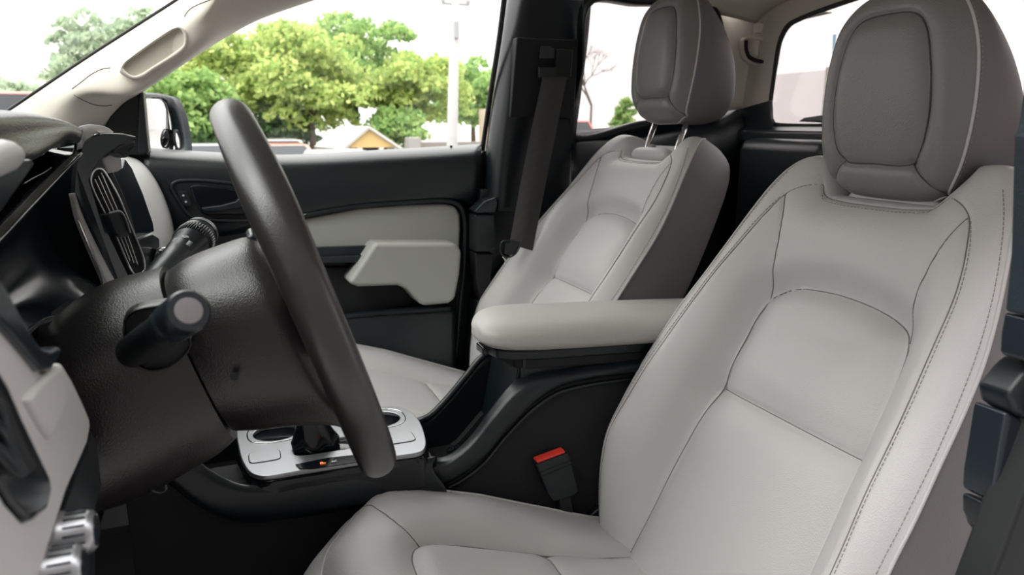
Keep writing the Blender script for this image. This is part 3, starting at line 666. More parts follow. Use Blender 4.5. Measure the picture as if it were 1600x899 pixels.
# ================================================================== STEERING WHEEL
wc_ = np.array([0, -.0655, .634]); wn = np.array([0, .950, -.312]); wu = np.array([0, .295, .955]); wx = np.array([1., 0, 0])
wu = np.cross(wn, wx)*-1; wu = wu/np.linalg.norm(wu); wu = wu if wu[2] > 0 else -wu
sw_ = empty('steering_wheel', tuple(wc_), 'black leather steering wheel seen edge-on in front of the driver seat', 'steering wheel')
def swp(o): adopt(sw_, o); return o
th = np.linspace(0, 2*math.pi, 120, endpoint=False)
RIM = [wc_+.182*(math.cos(t)*wx+math.sin(t)*wu) for t in th]
def rimtube(P, ra, rb, ns=24):
    vs = []; n = len(P)
    for i, p in enumerate(P):
        e = (p-wc_); e = e/np.linalg.norm(e)
        grip = 1+.10*math.exp(-((th[i]-R_(40))/.35)**2)+.10*math.exp(-((th[i]-R_(140))/.35)**2)
        for k in range(ns):
            a = 2*math.pi*k/ns; vs.append(p+ra*grip*math.cos(a)*e+rb*grip*math.sin(a)*wn/np.linalg.norm(wn))
    F = gridf(n, ns, True)+[((n-1)*ns+j, (n-1)*ns+(j+1) % ns, (j+1) % ns, j) for j in range(ns)]
    return vs, F
v_, f_ = rimtube(RIM, .0165, .0182); swp(mesh('rim', v_, f_, BWH))
# rear shell of the hub: loft along the column axis
def sect(cy, hw, hh, e=2.6, n=48, yv=None):
    """closed superellipse in the wheel's plane round centre c"""
    out = []
    for k in range(n):
        t = 2*math.pi*k/n; c, s = math.cos(t), math.sin(t)
        out.append(np.array(cy)+wx*hw*np.sign(c)*abs(c)**(2/e)+wu*hh*np.sign(s)*abs(s)**(2/e))
    return out
def slab_sections(name, secs, m, parent=None, mm=28, n=64):
    C = np.array([sect(c, hw, hh, e, n) for c, hw, hh, e in secs])
    B = np.array([cr(C[:, j], mm) for j in range(n)]).transpose(1, 0, 2)
    F = gridf(mm, n, True)+[list(range(n))[::-1], [(mm-1)*n+j for j in range(n)]]
    return sharp(mesh(name, B.reshape(-1, 3), F, m, parent), 50)
def mid(t, b, x=0): 
    a = V(*t, x=x); c = V(*b, x=x); return np.array([x, (a[1]+c[1])/2, (a[2]+c[2])/2]), np.linalg.norm(a-c)/2
hs = []
for t, b, hw, e in (((270, 425), (360, 660), .082, 2.6), ((300, 405), (395, 658), .088, 2.6), ((345, 386), (455, 650), .094, 2.5), ((388, 374), (512, 648), .096, 2.4), ((410, 380), (540, 655), .090, 2.3)):
    c, hh = mid(t, b); hs.append((c+np.array([0, 0, .0]), hw, hh, e))
swp(slab_sections('hub_shell', hs, BRN))
c, hh = mid((415, 385), (535, 640)); swp(slab_sections('airbag_cover', [(c, .084, hh*.95, 2.5), (c-wn*.018, .075, hh*.86, 2.5), (c-wn*.028, .05, hh*.6, 2.3)], BLS))
# spokes: left, right, lower
def spoke(dirv, w0, w1, r0, r1):
    d = np.array(dirv, float); d /= np.linalg.norm(d); s = np.cross(d, wn); s /= np.linalg.norm(s); rows = []
    for q in np.linspace(0, 1, 8):
        r = r0+(r1-r0)*q; w = w0+(w1-w0)*(q**.7); c = wc_+d*r+wn*(.012*(1-q)+.0)
        rows.append([c+s*w*math.cos(a)+wn*.011*math.sin(a) for a in np.linspace(0, 2*math.pi, 20, endpoint=False)])
    return mesh('spoke', np.array(rows).reshape(-1, 3), gridf(8, 20, True), BWH)
for d_, a, b in (((1, 0, 0), .045, .028), ((-1, 0, 0), .045, .026)):
    swp(spoke(d_, a, b, .06, .178))
swp(spoke(-wu+wx*.55, .034, .02, .06, .178)); swp(spoke(-wu-wx*.55, .034, .02, .06, .178))
swp(prism('spoke_control', VX([(386, 370, .0), (396, 365, .0), (408, 368, .0), (424, 396, .0), (438, 424, .0), (446, 442, .0), (428, 430, .0), (402, 414, .0), (388, 396, .0)]), (.05, 0, 0), DGR, bev=.004))
h_ = lathe('trim_hole', V(366, 584, x=-.088), (1, 0, 0), [(-.0105, .0034), (-.0060, .0034)], MTB, ns=16); swp(h_)

# ================================================================== STEERING COLUMN
cl = empty('steering_column', (0, .12, .55), 'dark brown-black steering column shroud with two control stalks', 'steering column')
def clp(o): adopt(cl, o); return o
ss = []
for t, b, hw, e in (((266, 418), (357, 672), .080, 2.8), ((240, 424), (325, 697), .084, 2.7), ((205, 436), (262, 728), .088, 2.6), ((170, 462), (205, 755), .090, 2.6), ((125, 500), (160, 775), .090, 2.6), ((60, 540), (100, 790), .090, 2.6)):
    c, hh = mid(t, b); ss.append((c, hw, hh, e))
clp(slab_sections('shroud', ss, BRN, mm=30))
c, hh = mid((272, 428), (364, 664)); clp(slab_sections('shroud_gap', [(c+wn*.010, .070, hh*.9, 2.6), (c-wn*.012, .070, hh*.9, 2.6)], MTB, mm=4))
# turn-signal stalk, pointing at the camera
tip = V(295, 486, x=-.245); base = V(215, 545, x=-.09); ax = tip-base; ax /= np.linalg.norm(ax); Ls = np.linalg.norm(tip-base)
# dark boot opening
bo = [(197, 500), (210, 488), (240, 481), (268, 480), (284, 500), (296, 540), (280, 562), (262, 574), (232, 578), (212, 568), (198, 540)]
clp(ring('stalk_collar', [(a+(245-a)*-.06, b+(530-b)*-.06) for a, b in bo], bo, -.094, .02, BRN)); clp(prism('stalk_boot', VP(bo, x=-.090), (.01, 0, 0), MTB))
st_ = clp(lathe('turn_signal_stalk', base, ax, [(-.02, .0145), (.02, .0140), (Ls*.55, .0128), (Ls*.62, .0132), (Ls*.63, .0136), (Ls*.80, .0140), (Ls*.82, .0143), (Ls*.94, .0147), (Ls*.985, .0144), (Ls, .0128), (Ls, .0100)], BLK, ns=40))
c2 = lathe('stalk_button', tip-ax*.001, ax, [(0, .0105), (-.001, .0094), (.0005, .0090), (.0020, .0084), (.0024, .005), (.0024, .0005)], mat('button_grey', (.17, .155, .165), .4), ns=36); clp(c2)
c3 = lathe('stalk_grip_ring', tip-ax*.045, ax, [(0, .0136), (.001, .0146), (.014, .0149), (.015, .0142)], DGR, ns=40); clp(c3)
# wiper stalk on the far side
wt = V(316, 362, x=.24); wbs = V(236, 452, x=.10); ax2 = wt-wbs; L2 = np.linalg.norm(ax2); ax2 /= L2
clp(lathe('wiper_stalk', wbs, ax2, [(0, .0175), (L2*.45, .0180), (L2*.70, .0200), (L2*.72, .0215), (L2*.90, .0220), (L2*.905, .0205), (L2*.93, .0205), (L2*.935, .0215), (L2*.985, .0205), (L2, .0175), (L2, .001)], BLK, ns=40))
kn = []
for k in range(44):
    t = 2*math.pi*k/44; a = np.cross(ax2, [0, 0, 1.]); a /= np.linalg.norm(a); b = np.cross(ax2, a)
    r = .0222*(math.cos(t)*a+math.sin(t)*b); kn.append(tubev([wbs+ax2*L2*.75+r, wbs+ax2*L2*.86+r], .0010, 5))
v_, f_ = joinv(kn); clp(mesh('wiper_knurl', v_, f_, BLK))
side = -CF-(-CF@ax2)*ax2; side /= np.linalg.norm(side); acr = np.cross(ax2, side)
def icon(name, lines, at_, mtl=WHT):
    P = []
    for ln in lines: P.append(tubev(np.array([at_+side*.0218*math.cos(v/.0218)+acr*math.sin(v/.0218)*.0218+ax2*u for u, v in ln]), .00038, 5))
    v, f = joinv(P); return clp(mesh(name, v, f, mtl))
def fan(u0, v0, r=.0042): return [[(u0+r*math.cos(t), v0+r*math.sin(t)) for t in np.linspace(-1.1, 1.1, 9)], [(u0, v0), (u0+r*math.cos(1.1), v0+r*math.sin(1.1))], [(u0, v0), (u0+r*math.cos(-1.1), v0-r*math.sin(1.1))], [(u0-.002, v0-.001), (u0+r*.9, v0+.001)]]
icon('wiper_icon', fan(0, -.006), wbs+ax2*L2*.36); icon('wiper_icon', fan(0, .008), wbs+ax2*L2*.58)
icon('wiper_marks', [[(q*.0022, .014), (q*.0022, .019)] for q in range(5)]+[[(q*.0022, -.002), (q*.0022, .003)] for q in range(4)], wbs+ax2*L2*.50); icon('washer_icon', fan(0, .010, .0036), wbs+ax2*L2*.80)
clp(tube('stalk_lever_mark', [V(262, 405, x=.2), V(262, 404, x=.2)], .0004, WHT))

# ================================================================== CENTRE CONSOLE
cn = empty('center_console', (.345, -.3, 0), 'black centre console between the seats with carpeted side and open bin', 'console')
def cnp(o): adopt(cn, o); return o
CX = .278   # near flank of the console
r1 = [(292, 705, 0.269), (330, 737, 0.259), (378, 758, 0.256), (420, 758, 0.256), (540, 739, 0.256), (640, 722, 0.256), (682, 714, 0.256)]
r2 = [(276, 712, 0.256), (325, 754, 0.248), (375, 770, 0.244), (420, 770, 0.244), (540, 751, 0.244), (640, 735, 0.244), (676, 730, 0.244)]
r3 = [(262, 745, 0.253), (310, 782, 0.246), (350, 802, 0.244), (400, 808, 0.244), (467, 800, 0.244), (600, 778, 0.244), (697, 764, 0.244)]
cnp(loft('shifter_rail', [VX([(a, b+14, c+.01) for a, b, c in r1]), VX(r1), VX([((a+c)/2, (b+d)/2-3, (x+z)/2) for (a, b, x), (c, d, z) in zip(r1, r2)]), VX(r2), VX(r3), VX([(a, b+8, c+.012) for a, b, c in r3])], BLK, n=60, m=36, thick=.003))
q1 = [(668, 712, .297), (690, 716, .295), (712, 706, .292), (740, 678, .292), (767, 641, .292), (799, 602, .292), (825, 587, .292), (870, 580, .292), (1010, 560, .292)]
q2 = [(674, 726, .275), (695, 727, .27), (716, 716, .268), (745, 690, .268), (774, 654, .268), (808, 616, .268), (838, 597, .268), (880, 587, .268), (1020, 567, .268)]
q3 = [(678, 758, .27), (698, 751, .266), (722, 738, .265), (755, 712, .265), (792, 668, .265), (834, 626, .265), (870, 602, .265), (914, 590, .265), (1030, 574, .265)]
cnp(loft('bin_rail', [[V(*p)+np.array([.0, 0, -.07]) for p in q1], VX(q1), VX([((a+c)/2, (b+d)/2-3, (x+z)/2) for (a, b, x), (c, d, z) in zip(q1, q2)]), VX(q2), VX(q3), VX([(a, b+4, c+.014) for a, b, c in q3])], BLK, n=80, m=44, thick=.003))
fr = [(646, 660, .435), (660, 656, .43), (672, 650, .425), (700, 622, .425), (729, 587, .425), (756, 556, .425), (800, 535, .425)]
cnp(tube('far_rail', VX(fr), .0062, BLK, n=50))
cnp(loft('far_bin_wall', [VX(fr), [V(*p)+np.array([0, 0, -.06]) for p in fr], [np.array([V(*p)[0], V(*p)[1], .18]) for p in fr]], BLK, n=40, m=10, thick=.006))
# carpeted flank following the rail
fl_ = [V(a, b+2, CX) for a, b, c in r3]+[V(a, b+2, CX) for a, b, c in q3[1:]]
poly = fl_+[np.array([CX, -.90, fl_[-1][2]]), np.array([CX, -.90, .005]), np.array([CX, .16, .005]), np.array([CX, .16, fl_[0][2]])]
cnp(prism('carpet_flank', poly, (.02, 0, 0), CAR, bev=.003))
cnp(tube('flank_border', [V(a, b+13, CX-.002) for a, b, c in q3[1:]], .0035, BLS, n=60))
far = [p+np.array([.13, 0, -.03]) for p in poly]
cnp(prism('far_flank', far, (.02, 0, 0), CAR))
cnp(box('bin_floor', .298, .42, -.46, -.265, .235, .243, MTB, bev=.002))
cnp(prism('bin_back', [(.298, -.385, .243), (.298, -.42, .43), (.42, -.42, .43), (.42, -.385, .243)], (0, -.02, 0), BLK, bev=.003))
cnp(box('bin_front', .300, .42, -.286, -.272, .20, .262, BLK, bev=.004))
for q, (a, b) in enumerate(((704, 706), (713, 703))):
    cnp(lathe('socket_ring', V(a, b, z=.247)+np.array([0, 0, 0]), (0, .2, 1), [(0, .0075), (.006, .0075), (.006, .0050), (.002, .0045), (.002, .0028), (.005, .0025), (.005, .0002)], BLK if q else DGR, ns=24))
cnp(box('front_tray', .292, .435, .0, .20, .25, .262, MTB, bev=.002))
# shifter base and silver bezel, plan shapes read at their own height
ZB = .318
bz = [(374, 700), (373, 676), (385, 665), (407, 661), (461, 656), (540, 648), (600, 640), (621, 641), (639, 648), (653, 661), (662, 683), (664, 701), (657, 711), (610, 719), (542, 729), (475, 740), (414, 749), (396, 745), (382, 728)]
B2 = [V(a, b, z=ZB) for a, b in bz]
Cb = cr(B2, 90, True); ctr = Cb.mean(0)
def grow(P, s, dz): Q = P.copy(); Q[:, :2] = ctr[:2]+(P[:, :2]-ctr[:2])*s; Q[:, 2] += dz; return Q
rows = [grow(Cb, .985, -.001), grow(Cb, 1.018, -.005), grow(Cb, 1.035, -.012), grow(Cb, 1.04, -.024), grow(Cb, 1.04, -.05)]
cnp(mesh('shifter_base', np.vstack(rows), gridf(5, 90, True)+[list(range(90))], GLB))
def plate(name, outer, holes, z, t, m, bev=.0012):
    cu = bpy.data.curves.new(name, 'CURVE'); cu.dimensions = '2D'; cu.fill_mode = 'BOTH'; cu.extrude = t/2; cu.bevel_depth = bev; cu.bevel_resolution = 2
    for L in [outer]+holes:
        s = cu.splines.new('POLY'); s.points.add(len(L)-1); s.use_cyclic_u = True
        for i, p in enumerate(L): s.points[i].co = (float(p[0]), float(p[1]), 0, 1)
    tmp = bpy.data.objects.new(name, cu); COL.objects.link(tmp)
    dg = bpy.context.evaluated_depsgraph_get(); me = bpy.data.meshes.new_from_object(tmp.evaluated_get(dg)); bpy.data.objects.remove(tmp)
    o = bpy.data.objects.new(name, me); COL.objects.link(o); o.location = (0, 0, z); me.materials.clear(); me.materials.append(m)
    return o
def ell(c, rx, ry, n=48, e=2.0):
    return [(c[0]+rx*np.sign(math.cos(t))*abs(math.cos(t))**(2/e), c[1]+ry*np.sign(math.sin(t))*abs(math.sin(t))**(2/e)) for t in np.linspace(0, 2*math.pi, n, endpoint=False)]
cupA = V(432, 682, z=ZB); cupB = V(592, 660, z=ZB); cupA[0] += .004
slot_c = (V(470, 706, z=ZB)+V(575, 694, z=ZB))/2
holes = [ell(cupA, .034, .036), ell(cupB, .034, .036), ell(slot_c, .024, .062, e=5)]
pl_ = plate('silver_bezel', [tuple(p[:2]) for p in Cb], holes, ZB+.002, .004, SIL, .0015); adopt(cn, pl_); pl_['label'] = 'satin silver bezel'
for c in (cupA, cupB):
    cnp(lathe('cup_holder', (c[0], c[1], ZB-.055), (0, 0, 1), [(0, .001), (0, .030), (.05, .0335), (.058, .0345), (.060, .0375), (.0585, .0385)], GLB, ns=48, caps=False))
    lp = [(p[0], p[1], ZB+.0055) for p in ell(c, .040, .043, 60, 2.6)]
    cnp(tube('cup_rim', lp, .0012, CHR, ns=8, closed=True))
# gate: recessed trough with boot
sl = np.array([(p[0], p[1], ZB+.003) for p in ell(slot_c, .024, .062, 60, 5)])
g2 = sl.copy(); g2[:, :2] = slot_c[:2]+(sl[:, :2]-slot_c[:2])*np.array([.72, .9]); g2[:, 2] -= .010
cnp(mesh('gate_trough', np.vstack([sl, g2]), gridf(2, 60, True)+[list(range(60, 120))], SIL))
for a, b, w_, h_ in ((414, 719, .018, .021), (626, 690, .018, .020)):
    c = V(a, b, z=ZB); o_ = plate('gate_pad', ell(c, w_, h_, 40, 5), [], ZB+.005, .002, SIL, .0008); adopt(cn, o_)
    cnp(tube('pad_outline', [(p[0], p[1], ZB+.0056) for p in ell(c, w_+.001, h_+.001, 40, 5)], .0007, MTB, ns=6, closed=True))
strip = VP([(462, 727), (468, 733), (490, 734), (560, 723), (556, 712), (510, 717)], z=ZB+.006)
cnp(prism('indicator_strip', strip, (0, 0, .0012), GLB))
text('indicator_park', 'P', V(505, 723.5, z=ZB+.0082), (1, 0, 0), (0, 1, 0), .0115, ORG, cn); text('indicator_reverse', 'R', V(522.5, 721, z=ZB+.0082), (1, 0, 0), (0, 1, 0), .0115, WHT, cn)
sf = empty('gear_shifter', tuple(slot_c+np.array([0, .02, .0])), 'black gear lever with soft boot in the silver shifter gate', 'gear lever')
b0 = V(495, 700, z=ZB)
rows = []
for q, (dz, rx, ry) in enumerate(((.002, .020, .034), (.014, .020, .033), (.030, .017, .026), (.05, .014, .019), (.075, .011, .013), (.10, .009, .010))):
    rows.append([(b0[0]+rx*(1+.12*math.sin(5*t+q))*math.cos(t), b0[1]-.004*q*0+ry*(1+.1*math.sin(4*t+q*1.4))*math.sin(t)+.10*dz, ZB+dz) for t in np.linspace(0, 2*math.pi, 48, endpoint=False)])
adopt(sf, mesh('boot', np.array(rows).reshape(-1, 3), gridf(6, 48, True), GLB))
adopt(sf, tube('lever', [(b0[0], b0[1]+.008, ZB+.09), (b0[0], b0[1]+.014, ZB+.14)], .007, CHR))
adopt(sf, lathe('knob', (b0[0], b0[1]+.014, ZB+.135), (0, .1, 1), [(0, .009), (.01, .017), (.03, .021), (.05, .022), (.065, .019), (.072, .010), (.073, .001)], BLS))

# armrest lid
ar = empty('console_armrest', (.348, -.58, .44), 'padded grey armrest lid on top of the centre console', 'armrest')
def arp(o): adopt(ar, o); return o
secs = []
for y, hw, hh, dx in ((-.333, .030, .006, -.004), (-.337, .052, .013, -.004), (-.350, .070, .0205, -.002), (-.372, .080, .0245, 0), (-.41, .0855, .0265, 0), (-.50, .087, .0275, 0), (-.62, .087, .0275, 0), (-.74, .086, .027, 0), (-.80, .083, .025, 0), (-.815, .076, .02, 0)):
    zc = .4765+(-y-.35)*-.055; C = []
    for t in np.linspace(0, 2*math.pi, 72, endpoint=False):
        c, s = math.cos(t), math.sin(t); e = 3.2
        X = hw*np.sign(c)*abs(c)**(2/e); Z = hh*np.sign(s)*abs(s)**(2/(e if s < 0 else 2.5))
        skew = .030*(X/.087) if y > -.45 else .0
        C.append((.3475+dx+X, y-.020-max(0, skew)*(1 if y > -.45 else 0), zc+Z-.003))
    secs.append(C)
secs = np.array(secs); B_ = np.array([cr(secs[:, j], 60) for j in range(72)]).transpose(1, 0, 2)
arp(mesh('armrest_pad', B_.reshape(-1, 3), gridf(60, 72, True)+[list(range(72))[::-1], [59*72+j for j in range(72)]], ARM))
bs = [(.275, -.83), (.275, -.44), (.279, -.398), (.292, -.378), (.335, -.371), (.385, -.384), (.41, -.402), (.418, -.44), (.418, -.83)]
z_ = lambda y: .4765+(-y-.35)*-.055
arp(prism('armrest_base', [(x, y, z_(y)-.0225) for x, y in bs], (0, 0, -.017), BLK, bev=.004))
arp(prism('armrest_neck', [(x*.94+.021, y-.03, z_(y)-.038) for x, y in bs], (0, 0, -.02), MTB, bev=.003))
arp(prism('release_latch', [(.325, -.366, .447), (.36, -.366, .447), (.36, -.378, .447), (.325, -.378, .447)], (0, 0, -.014), GLB, bev=.003))
# console wall under the lid
cnp(prism('storage_box', [(.285, -.42, .25), (.285, -.82, .25), (.285, -.82, .415), (.285, -.42, .435)], (.13, 0, 0), BLK))

# seat belt buckle of the driver
bk = empty('seat_belt_buckle', (.26, -.48, .17), 'black seat belt buckle with red release button beside the driver seat', 'seat belt buckle')
def bkp(o): adopt(bk, o); return o
xb = .247
bkp(prism('buckle_body', VP([(838, 727), (888, 708), (893, 722), (905, 768), (898, 775), (866, 785), (860, 778), (844, 742)], x=xb), (.021, 0, 0), BLK, bev=.003))
F1, F2 = V(838, 727, x=xb), V(888, 708, x=xb); upb = (V(838, 727, xb)-V(858, 787, xb)); upb /= np.linalg.norm(upb)
d_ = np.array([.021, 0, 0])
bkp(prism('release_button', [F1+(F2-F1)*.06+d_*.12, F1+(F2-F1)*.94+d_*.12, F1+(F2-F1)*.94+d_*.9, F1+(F2-F1)*.06+d_*.9], upb*.0045, RED, bev=.0015))
bkp(tube('buckle_groove', [V(843, 739, xb-.0003), V(892, 720, xb-.0003)], .0007, MTB, ns=6)); bkp(tube('buckle_groove', [V(845, 745, xb-.0003), V(893, 726, xb-.0003)], .0007, MTB, ns=6))
bkp(prism('buckle_stalk', VP([(873, 780), (892, 774), (899, 822), (884, 826)], x=xb+.004), (.012, 0, 0), MTB, bev=.002))

# passenger seat belt
sb = empty('seat_belt', (.93, -.72, .5), 'dark woven seat belt hanging from the black pillar behind passenger seat', 'seat belt')
def sbp(o): adopt(sb, o); return o
wl = cr(VX([(848, 120, .905), (835, 182, .90), (815, 280, .885), (796, 382, .875)]), 30); wr_ = cr(VX([(886, 120, .90), (872, 190, .895), (852, 290, .88), (832, 392, .87)]), 30)
sbp(solid(mesh('webbing', np.vstack([wl, wr_]), gridf(2, 30), WEB), .0014))
sbp(prism('guide_loop', VX([(842, 104, .91), (892, 104, .905), (890, 124, .905), (842, 122, .91)]), (.012, 0, 0), BLK, bev=.003))
sbp(prism('guide_slot_plate', VX([(845, 72, .915), (860, 72, .915), (869, 78, .915), (868, 92, .915), (843, 92, .915)]), (.006, 0, 0), DGR, bev=.0015))
sbp(prism('guide_cover', VX([(872, 76, .905), (896, 78, .905), (893, 122, .905), (868, 120, .905)]), (.014, 0, 0), MTB, bev=.003))
sbp(tube('latch_loop', VX([(785, 378, .865), (798, 377, .865), (812, 381, .865), (806, 396, .865), (795, 402, .865), (785, 399, .865), (782, 388, .865)]), .0022, CHR if False else DGR, n=40, closed=True, ns=10))
sbp(prism('latch_plate', VX([(790, 380, .868), (812, 382, .868), (806, 396, .868), (796, 400, .868), (788, 396, .868)]), (.003, 0, 0), GLB))
sbp(tube('latch_pin', VX([(786, 402, .868), (790, 408, .868), (788, 414, .868)]), .0022, CHR, n=10, ns=8))

# ================================================================== DASHBOARD
da = empty('dashboard', (.2, .3, .5), 'black and light grey dashboard with hooded gauge cluster', 'dashboard')
def dap(o): adopt(da, o); return o
# main body under the windshield (runs across the cab)
prof = [(.62, .74), (.40, .768), (.30, .775), (.24, .765), (.22, .70), (.22, .60), (.26, .50), (.32, .44), (.36, .40), (.62, .40)]
dap(prism('dash_body', [(-.36, y, z) for y, z in prof], (.84, 0, 0), BLS, bev=.01))
dap(prism('lower_panel', [(-.34, .16, .60), (-.34, .15, .55), (-.34, .20, .40), (-.34, .33, .33), (-.34, .45, .33), (-.34, .45, .62)], (1.32, 0, 0), MTB, bev=.01))
fw = box('wall_front', -.40, 1.04, .62, .66, -.02, .75, MTB, bev=0); struct(fw)
ks = box('wall_kick', 1.031, 1.09, -.70, .66, -.06, .70, MTB, bev=0); struct(ks)
# passenger side face, profile read at the door
pp = [(200, 247), (213, 251), (228, 264), (243, 285), (256, 312), (266, 342), (270, 368), (266, 388), (255, 405), (235, 425), (205, 440)]
P1 = [V(a, b, .978) for a, b in pp]; P0 = [p+np.array([-.20, .016, 0]) for p in P1]; Pm = [p+np.array([-.42, .04, 0]) for p in P1]
dap(loft('passenger_trim', [P1, P0, Pm], LTR, n=40, m=16, thick=.006))
dap(loft('passenger_top', [[(.978, .62, .75), (.978, .4, .775), tuple(V(196, 246, .978)), tuple(P1[0])], [(.76, .62, .75), (.76, .4, .78), tuple(V(196, 246, .978)+np.array([-.2, .02, .006])), tuple(P0[0])], [(.50, .62, .75), (.50, .4, .78), (.5, .25, .785), tuple(Pm[0])]], BLS, n=24, m=12, thick=.006))
dap(prism('trim_strip', [V(a, b, .972) for a, b in [(204, 249), (214, 253), (232, 268), (246, 290), (258, 316), (266, 340), (268, 356), (264, 352), (258, 334), (247, 306), (234, 282), (219, 264)]], (-.012, -.001, 0), GLB, bev=.002))
# hood over the gauges
h0 = [(-60, 178, -.20), (0, 184, -.06), (40, 183, .02), (80, 187, .10), (110, 195, .16), (127, 203, .195)]
h1 = [(-60, 208, -.20), (0, 212, -.07), (40, 207, .01), (80, 201, .09), (110, 199, .155), (127, 207, .195)]
h2 = [(-60, 235, -.20), (0, 232, -.075), (40, 222, .0), (80, 212, .08), (110, 207, .15), (126, 212, .19)]
h3 = [(-60, 262, -.19), (0, 256, -.07), (50, 246, .01), (80, 230, .08), (104, 217, .15), (121, 222, .185)]
bk_ = [V(a, b-1, c)+np.array([0, .16, -.02]) for a, b, c in h0]; bk2 = [V(a, b-2, c)+np.array([0, .06, .002]) for a, b, c in h0]
un = [V(*p)+np.array([0, .10, -.012]) for p in h3]
dap(loft('cluster_hood', [bk_, bk2, VX(h0), VX(h1), VX(h2), VX(h3), un], BLS, n=50, m=50, thick=.003))
dap(tube('hood_rim', VX([(62, 243, .04), (80, 229, .08), (98, 219, .14), (110, 217, .16), (118, 222, .18), (117, 236, .185), (108, 252, .185)]), .0016, DGR, n=30, ns=8))
# cluster: gloss bezel face and gauge binnacle
e1 = [(-70, 430, -.14), (-30, 400, -.10), (0, 374, -.05), (30, 342, .0), (60, 310, .06), (95, 273, .13), (126, 242, .185)]
e2 = [(-70, 500, -.17), (-30, 480, -.13), (10, 440, -.06), (45, 400, .02), (75, 370, .08), (100, 330, .14), (113, 300, .195)]
e3 = [(-70, 560, -.18), (-20, 548, -.14), (30, 510, -.06), (70, 480, .02), (105, 450, .09), (128, 420, .15), (141, 392, .198)]
e4 = [(-70, 600, -.18), (10, 545, -.14), (48, 517, -.07), (72, 500, .01), (110, 491, .09), (150, 480, .18), (161, 455, .20)]
E = [VX(e) for e in (e1, e2, e3, e4)]
E[1] = [p+np.array([0, .03, 0]) for p in E[1]]; E[2] = [p+np.array([0, .035, 0]) for p in E[2]]
dap(loft('cluster_face', E, SCR, n=50, m=36, thick=.003))
dap(tube('cluster_face_edge', VX([(-30, 400, -.10), (0, 374, -.05), (30, 342, .0), (60, 310, .06), (95, 273, .13), (127, 240, .185)]), .0016, DGR, n=40, ns=8))
dap(tube('cluster_lip_highlight', VX([(46, 521, -.07), (58, 506, -.03), (72, 497, .01), (110, 489, .09), (152, 477, .18), (161, 462, .198), (160, 440, .2), (145, 400, .2), (122, 345, .2)]), .0011, CHR, n=60, ns=8))  # chrome line stands in for the highlight along the gloss black lip
gb = [p+np.array([0, .10, 0]) for p in E[0]]
dap(loft('gauge_recess', [un, [p+np.array([0, .02, .02]) for p in gb], E[0]], GLB, n=40, m=14, thick=.003))
dap(tube('gauge_arc', VX([(35, 288, .06), (52, 278, .09), (68, 270, .12), (80, 262, .14)]), .0008, DGR, n=20, ns=6))
for q, (a, b, c) in enumerate(((30, 330, .0), (72, 285, .10))):
    gl = V(a, b, c)+np.array([0, .05, 0]); dap(lathe('gauge_ring', gl, (0, -1, .2), [(0, .040), (.006, .041), (.008, .038), (.004, .036)], DGR, ns=40, caps=False))
dap(loft('cluster_underside', [E[3], [p+np.array([0, .05, -.04]) for p in E[3]], [p+np.array([0, .12, -.05]) for p in E[3]]], MTB, n=40, m=10, thick=.003))
dap(prism('column_surround', VX([(60, 510, -.02), (160, 470, .12), (175, 500, .12), (120, 620, .0), (60, 620, -.05)]), (.02, .05, 0), MTB))
# strip of grained grey beside the cluster
dap(loft('grey_side_strip', [VX([(112, 303, .202), (121, 342, .204), (145, 402, .206), (161, 440, .206), (168, 470, .206)]), VX([(113, 300, .214), (131, 345, .222), (157, 402, .228), (176, 440, .228), (192, 470, .228)])], LTR, n=30, m=6, thick=.006))
# light corner cap
dap(loft('corner_cap', [VX([(122, 199, .20), (140, 196, .22), (163, 199, .27), (173, 207, .30)]), VX([(127, 206, .20), (140, 202, .215), (160, 204, .26), (172, 211, .29)]), VX([(122, 236, .20), (126, 222, .20), (140, 210, .21), (160, 208, .26)])], LTR, n=24, m=14, thick=.006))
dap(prism('cap_foot', VX([(122, 230, .20), (131, 232, .20), (126, 243, .2), (112, 258, .2), (100, 268, .2)]), (0, .02, 0), LTR, bev=.001))
# driver-side cream bar with gloss edge, far left of the frame
dap(prism('bar_backing', VX([(-60, 268, -.25), (-20, 254, -.23), (10, 246, -.21), (18, 250, -.20), (-10, 275, -.21), (-60, 300, -.25)]), (0, .13, 0), LTR, bev=.003))
dap(tube('grey_bar', VX([(-60, 268, -.26), (-20, 253, -.24), (8, 243, -.22), (22, 242, -.20)]), [.010, .010, .0095, .006], LTR, n=24))
dap(prism('gloss_wing', VX([(-60, 330, -.26), (-20, 290, -.24), (27, 252, -.20), (50, 249, -.18), (56, 257, -.18), (30, 292, -.20), (0, 330, -.22), (-60, 400, -.24)]), (.0, .13, 0), DGR, bev=.003))
# centre vent housing
vh = [(124, 238, .205), (130, 222, .21), (142, 213, .22), (165, 208, .24), (195, 208, .28), (212, 212, .31), (216, 219, .31), (204, 223, .30), (188, 229, .28), (170, 240, .26), (155, 254, .245), (146, 268, .235), (141, 282, .23), (144, 305, .232), (206, 438, .25), (187, 452, .235), (160, 398, .225), (135, 340, .215), (113, 300, .205), (117, 262, .205)]
dap(prism('vent_housing', VX(vh), (.02, .12, -.01), DGR, bev=.007, seg=4))
dap(prism('hood_tip', VX([(182, 233, .27), (196, 224, .29), (212, 219, .31), (214, 226, .32), (206, 236, .32), (201, 248, .32), (190, 240, .3), (178, 241, .28)]), (.02, .05, 0), BLK, bev=.004))
vent = empty('air_vent', tuple(V(185, 345, .25)), 'tall slatted dashboard air vent beside the touchscreen', 'air vent')
def vp_(o): o.parent = da; o.matrix_parent_inverse = Matrix.Translation(-Vector(da.location)); return o
bpy.data.objects.remove(vent)
vo = [(140, 285, .233), (143, 270, .236), (150, 262, .243), (160, 262, .250), (182, 298, .258), (206, 352, .268), (227, 408, .276), (226, 428, .275), (214, 434, .266), (204, 426, .256), (146, 303, .235)]
